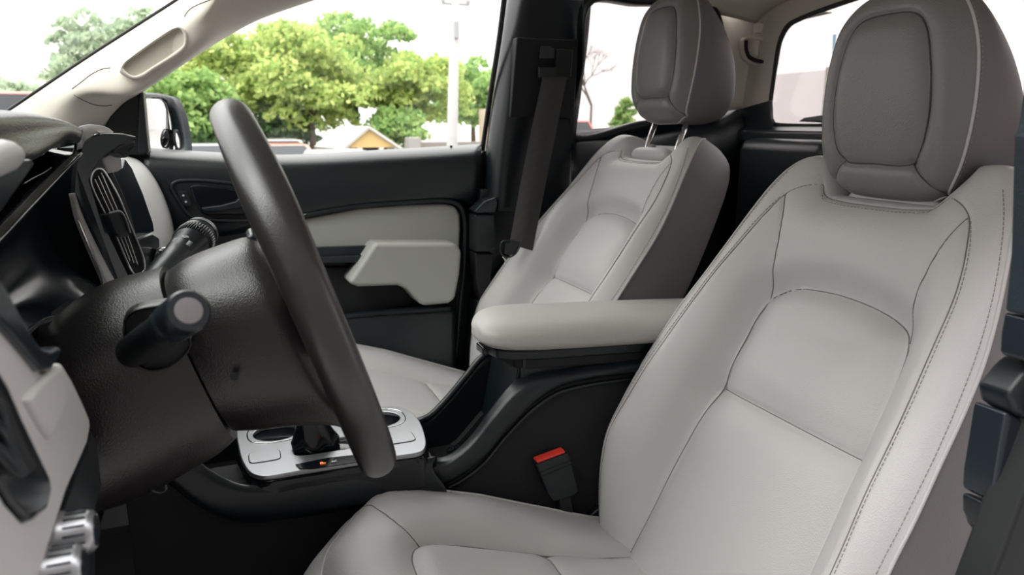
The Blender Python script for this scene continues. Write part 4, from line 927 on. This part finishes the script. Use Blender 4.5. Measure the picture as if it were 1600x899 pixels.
va = dap(prism('air_vent', VX(vo), (.01, .035, 0), MTB, bev=.003))
dap(tube('vent_rim', VX([(142, 284, .231), (144, 271, .234), (151, 264, .241), (159, 265, .248), (181, 300, .255), (204, 353, .265), (225, 409, .272), (224, 424, .271), (213, 430, .263), (206, 424, .254), (177, 360, .245), (148, 302, .233)]), .0015, BRT, n=90, closed=True, ns=8))
for dx in (0, 1, 2):
    dap(tube('vent_slat', VX([(148+dx*5, 280-dx*5, .236+dx*.004), (158+dx*7, 302+dx*0, .239+dx*.004), (180+dx*7, 350+dx*2, .246+dx*.004), (203+dx*6, 408+dx*3, .254+dx*.004)]), .0009, BRT, n=24, ns=8))
kb = dap(prism('vent_tab', VX([(170, 334, .236), (186, 331, .248), (193, 335, .25), (203, 362, .256), (202, 370, .256), (188, 372, .248), (183, 365, .24)]), (.0, .012, 0), BLK, bev=.002))
dap(tube('vent_tab_rim', VX([(170, 333, .234), (187, 330, .246), (193, 336, .249), (204, 364, .255)]), .0011, SIL, n=16, ns=8))
# touchscreen and stack
dap(prism('stack_cap', VX([(160, 248, .30), (172, 241, .31), (188, 238, .33), (191, 246, .33), (193, 262, .33), (186, 268, .33), (170, 272, .31)]), (.01, .02, 0), LTR, bev=.003))
sc = dap(prism('touchscreen', VX([(172, 272, .34), (192, 262, .36), (196, 248, .38), (206, 262, .40), (224, 303, .40), (240, 348, .40), (242, 362, .40), (214, 372, .37), (205, 352, .355)]), (.01, .02, 0), SCR, bev=.002))
dap(prism('screen_frame', VX([(170, 272, .32), (178, 269, .325), (205, 330, .335), (215, 372, .34), (208, 366, .335)]), (.02, .03, 0), GLB, bev=.002))
dap(prism('stack_shelf', VX([(214, 373, .33), (240, 364, .36), (250, 372, .38), (252, 386, .38), (243, 402, .37), (236, 424, .35), (228, 420, .33), (222, 400, .32)]), (.01, .03, 0), DGR, bev=.004))
dap(prism('stack_buttons', VX([(240, 402, .36), (251, 388, .37), (260, 396, .37), (262, 414, .36), (250, 436, .35), (236, 430, .35)]), (.01, .03, 0), GLB, bev=.002))
dap(lathe('stack_knob', V(262, 396, .36), (-.2, -1, .1), [(-.012, .009), (-.002, .0095), (.002, .0095), (.003, .007), (.003, .0005)], CHR, ns=24))
dap(prism('stack_lower', VX([(187, 450, .24), (235, 430, .27), (262, 440, .34), (262, 560, .34), (200, 560, .24)]), (.06, .06, -.02), MTB, bev=.004))
# left lower trim
YD = .10
L1 = [(-40, 470), (-10, 500), (20, 530), (45, 556), (66, 583), (82, 580), (98, 567), (112, 590), (130, 628), (140, 652), (142, 668), (137, 695), (122, 730), (104, 770), (90, 815), (76, 860), (60, 910), (-40, 960)]
dap(prism('left_trim', VP(L1, y=YD), (0, .125, 0), LTR, bev=.006, seg=4))
L2_ = [(-40, 395), (0, 432), (15, 455), (32, 490), (55, 530), (68, 544), (80, 548), (92, 541), (99, 545), (96, 556), (82, 578), (66, 580), (45, 553), (18, 520), (-10, 492), (-40, 470)]
dap(prism('trim_edge', VP(L2_, y=YD-.004), (0, .13, 0), DGR, bev=.005, seg=4))
V1 = [(-40, 540), (0, 574), (16, 600), (36, 648), (62, 704), (80, 742), (84, 768), (76, 798), (60, 812), (44, 818), (18, 788), (0, 755), (-40, 700)]
dap(prism('side_vent', VP(V1, y=YD-.003), (0, .03, 0), GLB, bev=.004))
dap(prism('side_vent_mouth', VP([(-40, 570), (-4, 596), (14, 628), (40, 690), (60, 728), (52, 740), (26, 742), (-40, 730)], y=YD-.005), (0, .01, 0), MTB, bev=.002))
for q in range(3):
    dap(tube('side_vent_slat', VP([(-40, 620+q*34), (-2+q*2, 640+q*34), (14+q*4, 690+q*20), (26+q*4, 722+q*8)], y=YD-.008), .0028, BLK, n=20, ns=8))
dap(prism('brake_release', VP([(45, 623), (58, 604), (72, 589), (99, 569), (106, 592), (110, 622), (106, 640), (96, 660), (84, 688), (70, 668)], y=YD-.0035), (0, .01, 0), LTR, bev=.004, seg=4))
dap(prism('switch_panel', VP([(120, 735), (136, 700), (142, 668), (152, 690), (160, 760), (150, 800), (150, 960), (40, 960), (62, 905), (92, 815)], y=YD+.012), (0, .11, 0), BLK, bev=.004))
for q, (a, b) in enumerate(((148, 829), (129, 886))):
    c = V(a, b, y=YD-.012); kq = lathe('light_knob', c, (0, 1, 0), [(0, .0005), (0, .0085), (-.0008, .0100), (.0008, .0118), (.003, .0124), (.014, .0128), (.016, .0142), (.020, .0142)], SIL, ns=40); dap(kq)
    kr = []
    for k in range(16):
        t = 2*math.pi*k/16; r = np.array([math.cos(t), 0, math.sin(t)])*.0127; kr.append(tubev([c+r+np.array([0, .003, 0]), c+r+np.array([0, .014, 0])], .0007, 6))
    v_, f_ = joinv(kr); dap(mesh('knob_ribs', v_, f_, DGR))
    dap(lathe('knob_face', c+np.array([0, -.0012, 0]), (0, 1, 0), [(0, .0004), (0, .0085), (.001, .0090)], DGR, ns=30))
dap(tube('hood_release_hook', VX([(236, 766, -.06), (250, 770, -.06), (259, 765, -.06), (258, 757, -.06)]), .0014, DGR, n=16, ns=8))

# door-side reflector: exterior mirror -------------------------------
mr = empty('side_mirror', (1.2, .13, .8), 'black exterior door mirror seen through the far window with small round mirror', 'mirror')
def mrp(o): adopt(mr, o); return o
def mx(px): return np.interp(px, [215, 226, 275, 300], [1.08, 1.09, 1.28, 1.32])
mo = [(221, 152), (230, 146), (262, 149), (278, 155), (286, 165), (293, 185), (298, 212), (300, 236), (296, 244), (221, 246)]
mi = [(226, 157), (236, 154), (258, 155), (266, 161), (272, 178), (278, 205), (281, 232), (276, 238), (240, 240), (226, 240)]
OO = cr([V(a, b, mx(a)-.004) for a, b in mo], 80, True); II = cr([V(a, b, mx(a)) for a, b in mi], 80, True)
bkv = np.array([.03, .09, 0]); cc = OO.mean(0)
rows = [II+np.array([.004, .012, 0]), II, OO, OO+np.array([.01, .03, 0]), cc+(OO-cc)*.9+bkv*.8, cc+(OO-cc)*.6+bkv*1.2]
mrp(mesh('mirror_housing', np.vstack(rows), gridf(6, 80, True)+[[5*80+j for j in range(80)]], DGR))
mg = prism('mirror_glass', [p+np.array([.002, .008, 0]) for p in [V(a, b, mx(a)) for a, b in mi]], (.0, .004, 0), MIR); mrp(mg)
n_ = np.array([-.19, -.98, 0]); n_ /= np.linalg.norm(n_)
cm = V(274, 218, 1.27)
nb = np.array([-.24, -.96, .10]); mrp(lathe('blind_spot_mirror', cm+n_*.008, -nb, [(.0, .0005), (.0008, .010), (.0022, .019), (.003, .0205)], MIR, ns=36)); mrp(lathe('blind_spot_rim', cm+n_*.007, -n_, [(.003, .0205), (0, .0215), (.001, .0245), (.006, .0245)], RUB, ns=36, caps=False))
mrp(tube('mirror_arm', [(1.08, .2, .74), (1.14, .2, .76), (1.2, .19, .79)], .025, DGR, n=12))

# ================================================================== OUTDOORS
def leafmat(name, c1, c2):
    m = bpy.data.materials.new(name); m.use_nodes = True; nt = m.node_tree; nt.nodes.clear()
    o = nt.nodes.new('ShaderNodeOutputMaterial'); mxs = nt.nodes.new('ShaderNodeMixShader'); d = nt.nodes.new('ShaderNodeBsdfDiffuse'); t = nt.nodes.new('ShaderNodeBsdfTranslucent')
    g_ = nt.nodes.new('ShaderNodeNewGeometry'); r = nt.nodes.new('ShaderNodeMixRGB'); r.inputs[1].default_value = (*c1, 1); r.inputs[2].default_value = (*c2, 1)
    nt.links.new(g_.outputs['Random Per Island'], r.inputs[0]); nt.links.new(r.outputs[0], d.inputs[0]); nt.links.new(r.outputs[0], t.inputs[0]); mxs.inputs[0].default_value = .45
    nt.links.new(d.outputs[0], mxs.inputs[1]); nt.links.new(t.outputs[0], mxs.inputs[2]); nt.links.new(mxs.outputs[0], o.inputs[0]); return m
LF1 = leafmat('leaf_green', (.17, .32, .11), (.46, .60, .22)); LF2 = leafmat('leaf_yellow_green', (.28, .42, .13), (.62, .68, .25)); LF3 = leafmat('leaf_dark_green', (.10, .20, .09), (.24, .36, .17))  # leaf colours paled to stand in for haze
LFP = leafmat('leaf_haze_pale', (.28, .38, .26), (.46, .54, .38))  # distant leaves: haze put into the colour as a paler green
BRK = mat('bark', (.14, .11, .09), .9)
def tree(name, base, h, rad, m, label, leaves=5200, size=.26, trunk=.16, crown0=.12, puffs=70, squash=1.0):
    r = empty(name, tuple(base), label, 'tree')
    bx, by, bz = base; c = np.array([bx, by, bz+h*(crown0+1)/2]); R = np.array([rad*squash, rad, h*(1-crown0)/2])
    pv = rng.normal(size=(puffs, 3)); pv /= np.linalg.norm(pv, axis=1)[:, None]; pc = c+pv*R*(rng.uniform(.35, .88, (puffs, 1)))
    k = rng.integers(0, puffs, leaves); d = rng.normal(size=(leaves, 3)); d /= np.linalg.norm(d, axis=1)[:, None]; d[:, 2] = np.abs(d[:, 2])*.9-.25
    pr_ = rad*.30*rng.uniform(.7, 1.15, puffs)
    P = pc[k]+d*pr_[k][:, None]*rng.uniform(.6, 1.05, (leaves, 1))
    vs, fs = [], []
    A = rng.normal(size=(leaves, 3)); A /= np.linalg.norm(A, axis=1)[:, None]; B = np.cross(A, rng.normal(size=(leaves, 3))); B /= np.linalg.norm(B, axis=1)[:, None]
    s = size*rng.uniform(.6, 1.2, (leaves, 1)); A *= s; B *= s*.6
    Vv = np.stack([P-A*.6, P+B*.6-A*.1, P+A*.6, P-B*.6+A*.1], 1).reshape(-1, 3)
    o = mesh('foliage', Vv, [(4*i, 4*i+1, 4*i+2, 4*i+3) for i in range(leaves)], m, None, False, fix=False); adopt(r, o)
    tv = [tubev([(bx, by, bz), (bx+.05, by, bz+h*.3), (bx, by, bz+h*.6)], [trunk, trunk*.8, trunk*.4], 10)]
    for q in range(7):
        z0 = bz+h*(.22+.05*q); e = pc[q*3 % puffs]; tv.append(tubev([(bx, by, z0), tuple((np.array([bx, by, z0])+e)/2+[0, 0, .1]), tuple(e)], [trunk*.5, trunk*.3, .03], 6))
    v, f = joinv(tv); adopt(r, mesh('trunk', v, f, BRK)); return r
def tat(px, topy, x, hw, m, nm, label, **k):
    p = V(px, 240, x); ztop = V(px, topy, x)[2]; wpx = abs(V(px+hw, 200, x)[1]-V(px, 200, x)[1])
    return tree(nm, (x, p[1], ZG), ztop-ZG, wpx, m, label, **k)
tat(285, 92, 31, 95, LF1, 'leafy_tree', 'green leafy tree just right of the door mirror')
tat(392, 38, 35, 115, LF2, 'leafy_tree', 'broad green tree behind the steering wheel rim, second from the door mirror', leaves=10000)
tat(490, 30, 33, 110, LF2, 'leafy_tree', 'yellow-green tree in the middle of the far window', leaves=9500)
tat(560, 2, 38, 95, LF1, 'leafy_tree', 'tallest green tree rising behind the yellow-gabled hut', leaves=10000, size=.3)
tat(648, 70, 35, 85, LF2, 'leafy_tree', 'bright yellow-green tree just left of the white pole', leaves=9500)
tat(740, 92, 44, 70, LF1, 'leafy_tree', 'green tree just right of the white pole', leaves=5000, size=.34)
tat(450, 150, 34, 60, LF3, 'leafy_shrub', 'low dark green shrub above the red van', leaves=2500, crown0=.0)
tat(330, 165, 31, 60, LF3, 'leafy_shrub', 'low dark green shrub beside the door mirror', leaves=2500, crown0=.0)
tat(620, 165, 33, 55, LF1, 'leafy_shrub', 'low green shrub behind the hut roof slope', leaves=2200, crown0=.0)
tat(150, 5, 60, 75, LFP, 'leafy_tree', 'pale green tree seen through the windshield above the pillar', leaves=2600, size=.5)
tat(235, -10, 62, 60, LFP, 'leafy_tree', 'pale green tree top touching the windshield pillar edge', leaves=2200, size=.5)
tat(20, 112, 70, 70, LFP, 'leafy_tree', 'low distant pale green tree at the left edge of the windshield', leaves=2600, size=.5)
tat(90, 118, 72, 50, LFP, 'leafy_tree', 'low distant pale tree above the black windshield seal', leaves=1800, size=.5)
tat(972, 148, 32, 22, LF1, 'leafy_shrub', 'small green shrub in the quarter window', leaves=1400, size=.22, crown0=0)
# bare tree in the quarter window
br = empty('bare_tree', tuple(V(922, 205, 30)), 'thin bare branching tree seen through the quarter window', 'tree')
tv = []
def grow_b(p, d, L, r, n):
    q = p+d*L; tv.append(tubev([p, (p+q)/2+rng.normal(size=3)*L*.04, q], [r, r*.85, r*.7], 6))
    if n:
        for k in range(3):
            d2 = d*.9+rng.normal(size=3)*np.array([.3, .48, .22])+np.array([0, (k-1)*.42, .12]); d2 /= np.linalg.norm(d2); grow_b(q, d2, L*rng.uniform(.70, .9) if n < 5 else .95, max(r*.6, .009), n-1)
b0_ = V(925, 190, 30); b0_[2] = ZG
grow_b(b0_, np.array([0, .02, 1.]), 2.3, .085, 5)
v, f = joinv(tv); adopt(br, mesh('branches', v, f, mat('pale_bark', (.13, .11, .095), .9)))
# utility pole
WPO = mat('pale_pole_paint', (.34, .33, .33), .7); up_ = empty('utility_pole', tuple(V(705, 240, 15)), 'white concrete utility pole with small cross arms outside far window', 'pole')
a = V(706, 250, 15); b = V(712, -40, 15); lo = a+(a-b)*.3
adopt(up_, tube('pole_shaft', [lo, a, b], [.135, .125, .09], WPO, ns=20))
for py in (6, -30):
    c = V(712, py, 15); adopt(up_, tube('cross_arm', [c+[0, -.30, 0], c+[0, .30, 0]], .03, WPO, ns=8))
for s_ in (-.28, .28):
    c = V(712, 6, 15); adopt(up_, lathe('insulator', c+[0, s_, .02], (0, 0, 1), [(0, .04), (.05, .05), (.07, .03), (.12, .04), (.15, .01)], WPO, ns=14))
adopt(up_, box('fuse_box', 14.85, 14.9, V(711, 45, 15)[1]-.05, V(711, 45, 15)[1]+.05, V(711, 60, 15)[2], V(711, 35, 15)[2], mat('pole_grey', (.3, .3, .3), .6)))
# hut with yellow gable
hx = 27.; ht = empty('gable_hut', tuple(V(570, 240, hx)), 'small pale-roofed hut with yellow gable and white posts', 'hut')
PW = mat('white_paint', (.50, .49, .47), .7); YEL = mat('yellow_gable', (.52, .36, .15), .7); RF = mat('pale_roof', (.42, .40, .39), .7); DK = mat('dark_opening', (.05, .055, .06), .8)
A_ = V(540, 231, hx); B__ = V(622, 231, hx); Rg = V(576, 201, hx); ez = A_[2]
zt = Rg[2]; yl, yr = A_[1], B__[1]; ym = Rg[1]; dep = 3.2; bx_ = V(510, 231, hx)[1]
adopt(ht, prism('gable_wall', [(hx, yl, ez), (hx, yr, ez), (hx, ym, zt)], (.12, 0, 0), YEL))
sk = np.array([dep*.9, bx_-yl, 0])
for nm, e in (('roof', yl), ('roof', yr)):
    o_ = mesh(nm, [np.array([hx-.15, e+(.12 if e > ym else -.12), ez-.06]), np.array([hx-.15, ym, zt+.05]), np.array([hx-.15, ym, zt+.05])+sk, np.array([hx-.15, e+(.12 if e > ym else -.12), ez-.06])+sk], [(0, 1, 2, 3)], RF, smooth=False); solid(o_, .09); adopt(ht, o_)
adopt(ht, prism('side_fascia', [(hx, yl, ez), (hx+dep*.9, bx_, ez), (hx+dep*.9, bx_, ez-.12), (hx, yl, ez-.12)], (0, .05, 0), PW))
for y_, x_ in ((yl-.05, hx), ((yl+yr)/2+.45, hx), ((yl+yr)/2-.35, hx), (yr+.05, hx), (bx_-.1, hx+dep*.85)):
    adopt(ht, box('post', x_, x_+.16, y_-.09, y_+.09, ZG, ez, PW, bev=.01))
adopt(ht, box('counter', hx+.05, hx+dep*.8, yr+.1, yl-.1, ZG, ez-.55, PW, bev=.01)); adopt(ht, box('back_wall', hx+1.5, hx+1.6, yr+.1, yl-.1, ZG, ez, DK, bev=0))
# vehicles just showing over the sill
def car(name, px, roofpy, x, Wd, colr, label, van=False):
    """vehicle seen end-on, length along x"""
    c = V(px, roofpy, x); y0 = c[1]; zt = c[2]; r = empty(name, (x, y0, ZG), label, 'car'); m = mat(name+'_paint', colr, .3, coat=.5); H = zt-ZG; L = 4.2
    def sec(xo, hw0, hw1, z0, z1): return [(x+xo, y0-hw0, ZG+z0*H), (x+xo, y0+hw0, ZG+z0*H), (x+xo, y0+hw1, ZG+z1*H), (x+xo, y0-hw1, ZG+z1*H)]
    h = Wd/2
    adopt(r, prism('body', sec(0, h*.96, h, .16, .60), (L, 0, 0), m, bev=.08))
    A = sec(.1 if van else .9, h*.92, h*.74, .60, 1.0); B = sec(L-.5, h*.92, h*.74, .60, 1.0)
    if not van: A[2] = (A[2][0]+.5, *A[2][1:]); A[3] = (A[3][0]+.5, *A[3][1:])
    adopt(r, bevel(mesh('cabin', A+B, [(0, 1, 2, 3), (4, 5, 6, 7), (0, 1, 5, 4), (1, 2, 6, 5), (2, 3, 7, 6), (3, 0, 4, 7)], m, smooth=False), .07))
    q = [np.array(p) for p in A]; cm_ = sum(q)/4; adopt(r, prism('windshield', [cm_+(p-cm_)*.84+np.array([-.02, 0, 0]) for p in q], (.015, 0, 0), DK))
    for sy in (-1, 1):
        adopt(r, box('lamp', x-.03, x+.02, y0+sy*h*.72-.14, y0+sy*h*.72+.14, ZG+.46*H, ZG+.54*H, mat('lamp_lens', (.7, .7, .68), .2), bev=.01))
        for xo in (.75, L-.85): adopt(r, lathe('wheel', (x+xo, y0+sy*h*.98, ZG+.31), (0, sy, 0), [(-.2, .05), (-.2, .31), (0, .31), (0, .05)], RUB, ns=20))
    return r
car('van', 440, 219, 27.2, 1.9, (.48, .47, .46), 'white van standing behind the faded red car', True)
car('car', 452, 228, 20, 1.75, (.58, .16, .12), 'faded red car just above the door sill, right of the steering wheel rim')
car('car', 325, 228, 24, 1.8, (.5, .49, .48), 'white car between the door mirror and the steering wheel')
car('car', 556, 241, 15, 1.8, (.5, .49, .48), 'white car roof in front of the yellow-gabled hut')
car('car', 925, 188, 24, 1.7, (.70, .10, .09), 'red car low in the quarter window')
car('van', 22, 143, 34, 1.9, (.80, .22, .16), 'red van low at the left edge of the windshield', True)
wl_ = box('boundary_wall', 29, 29.3, V(760, 230, 29)[1], V(634, 230, 29)[1], ZG, V(700, 222, 29)[2], mat('beige_wall', (.20, .18, .16), .8), bev=.01); tag(wl_, 'low beige boundary wall behind the white pole', 'wall', kind='thing')
kiosk = box('small_booth', 28, 28.8, V(658, 230, 28)[1], V(640, 230, 28)[1], ZG, V(650, 215, 28)[2], mat('booth_white', (.26, .25, .24), .8), bev=.03); tag(kiosk, 'small pale booth just left of the white pole', 'booth')
# white building behind the rear window
yb_ = -13.
bd = empty('white_building', tuple(V(1250, 190, y=yb_)), 'plain white building with a bare concrete corner column behind rear window', 'building')
pA = V(1140, 150, y=yb_); pB = V(1300, 108, y=yb_)
adopt(bd, box('wall', pB[0]-.05, pA[0]+3, yb_-3, yb_, ZG, pB[2], mat('white_render', (.46, .43, .43), .8), bev=.01))
pC = V(1290, 105, y=yb_+.3); pD = V(1345, 105, y=yb_+.3)
adopt(bd, box('concrete_column', pD[0], pC[0], yb_-.2, yb_+.3, ZG, pC[2], mat('bare_concrete', (.17, .165, .13), .9, var=.25), bev=.01))
tp_ = tube('thin_pole', [V(1303, 220, y=yb_+1)*[1, 1, 0]+[0, 0, ZG], V(1304, 54, y=yb_+1)], .035, mat('teal_pole', (.06, .14, .18), .6)); tag(tp_, 'thin teal post rising above the concrete column', 'post')
# house reflected in the door mirror
hs_ = empty('beige_house', (29.5, -12, ZG), 'beige house out in the lot behind the black pillar, right of the white pole', 'house')
adopt(hs_, box('house_wall', 29.5, 33, -12.8, -11.5, ZG, 1.5, mat('tan_wall', (.60, .48, .38), .8), bev=.02))
adopt(hs_, prism('house_roof', [(29.2, -12.95, 1.5), (29.2, -11.35, 1.5), (31.2, -11.35, 2.3), (31.2, -12.95, 2.3)], (0, 0, .15), mat('terracotta', (.55, .36, .30), .8)))
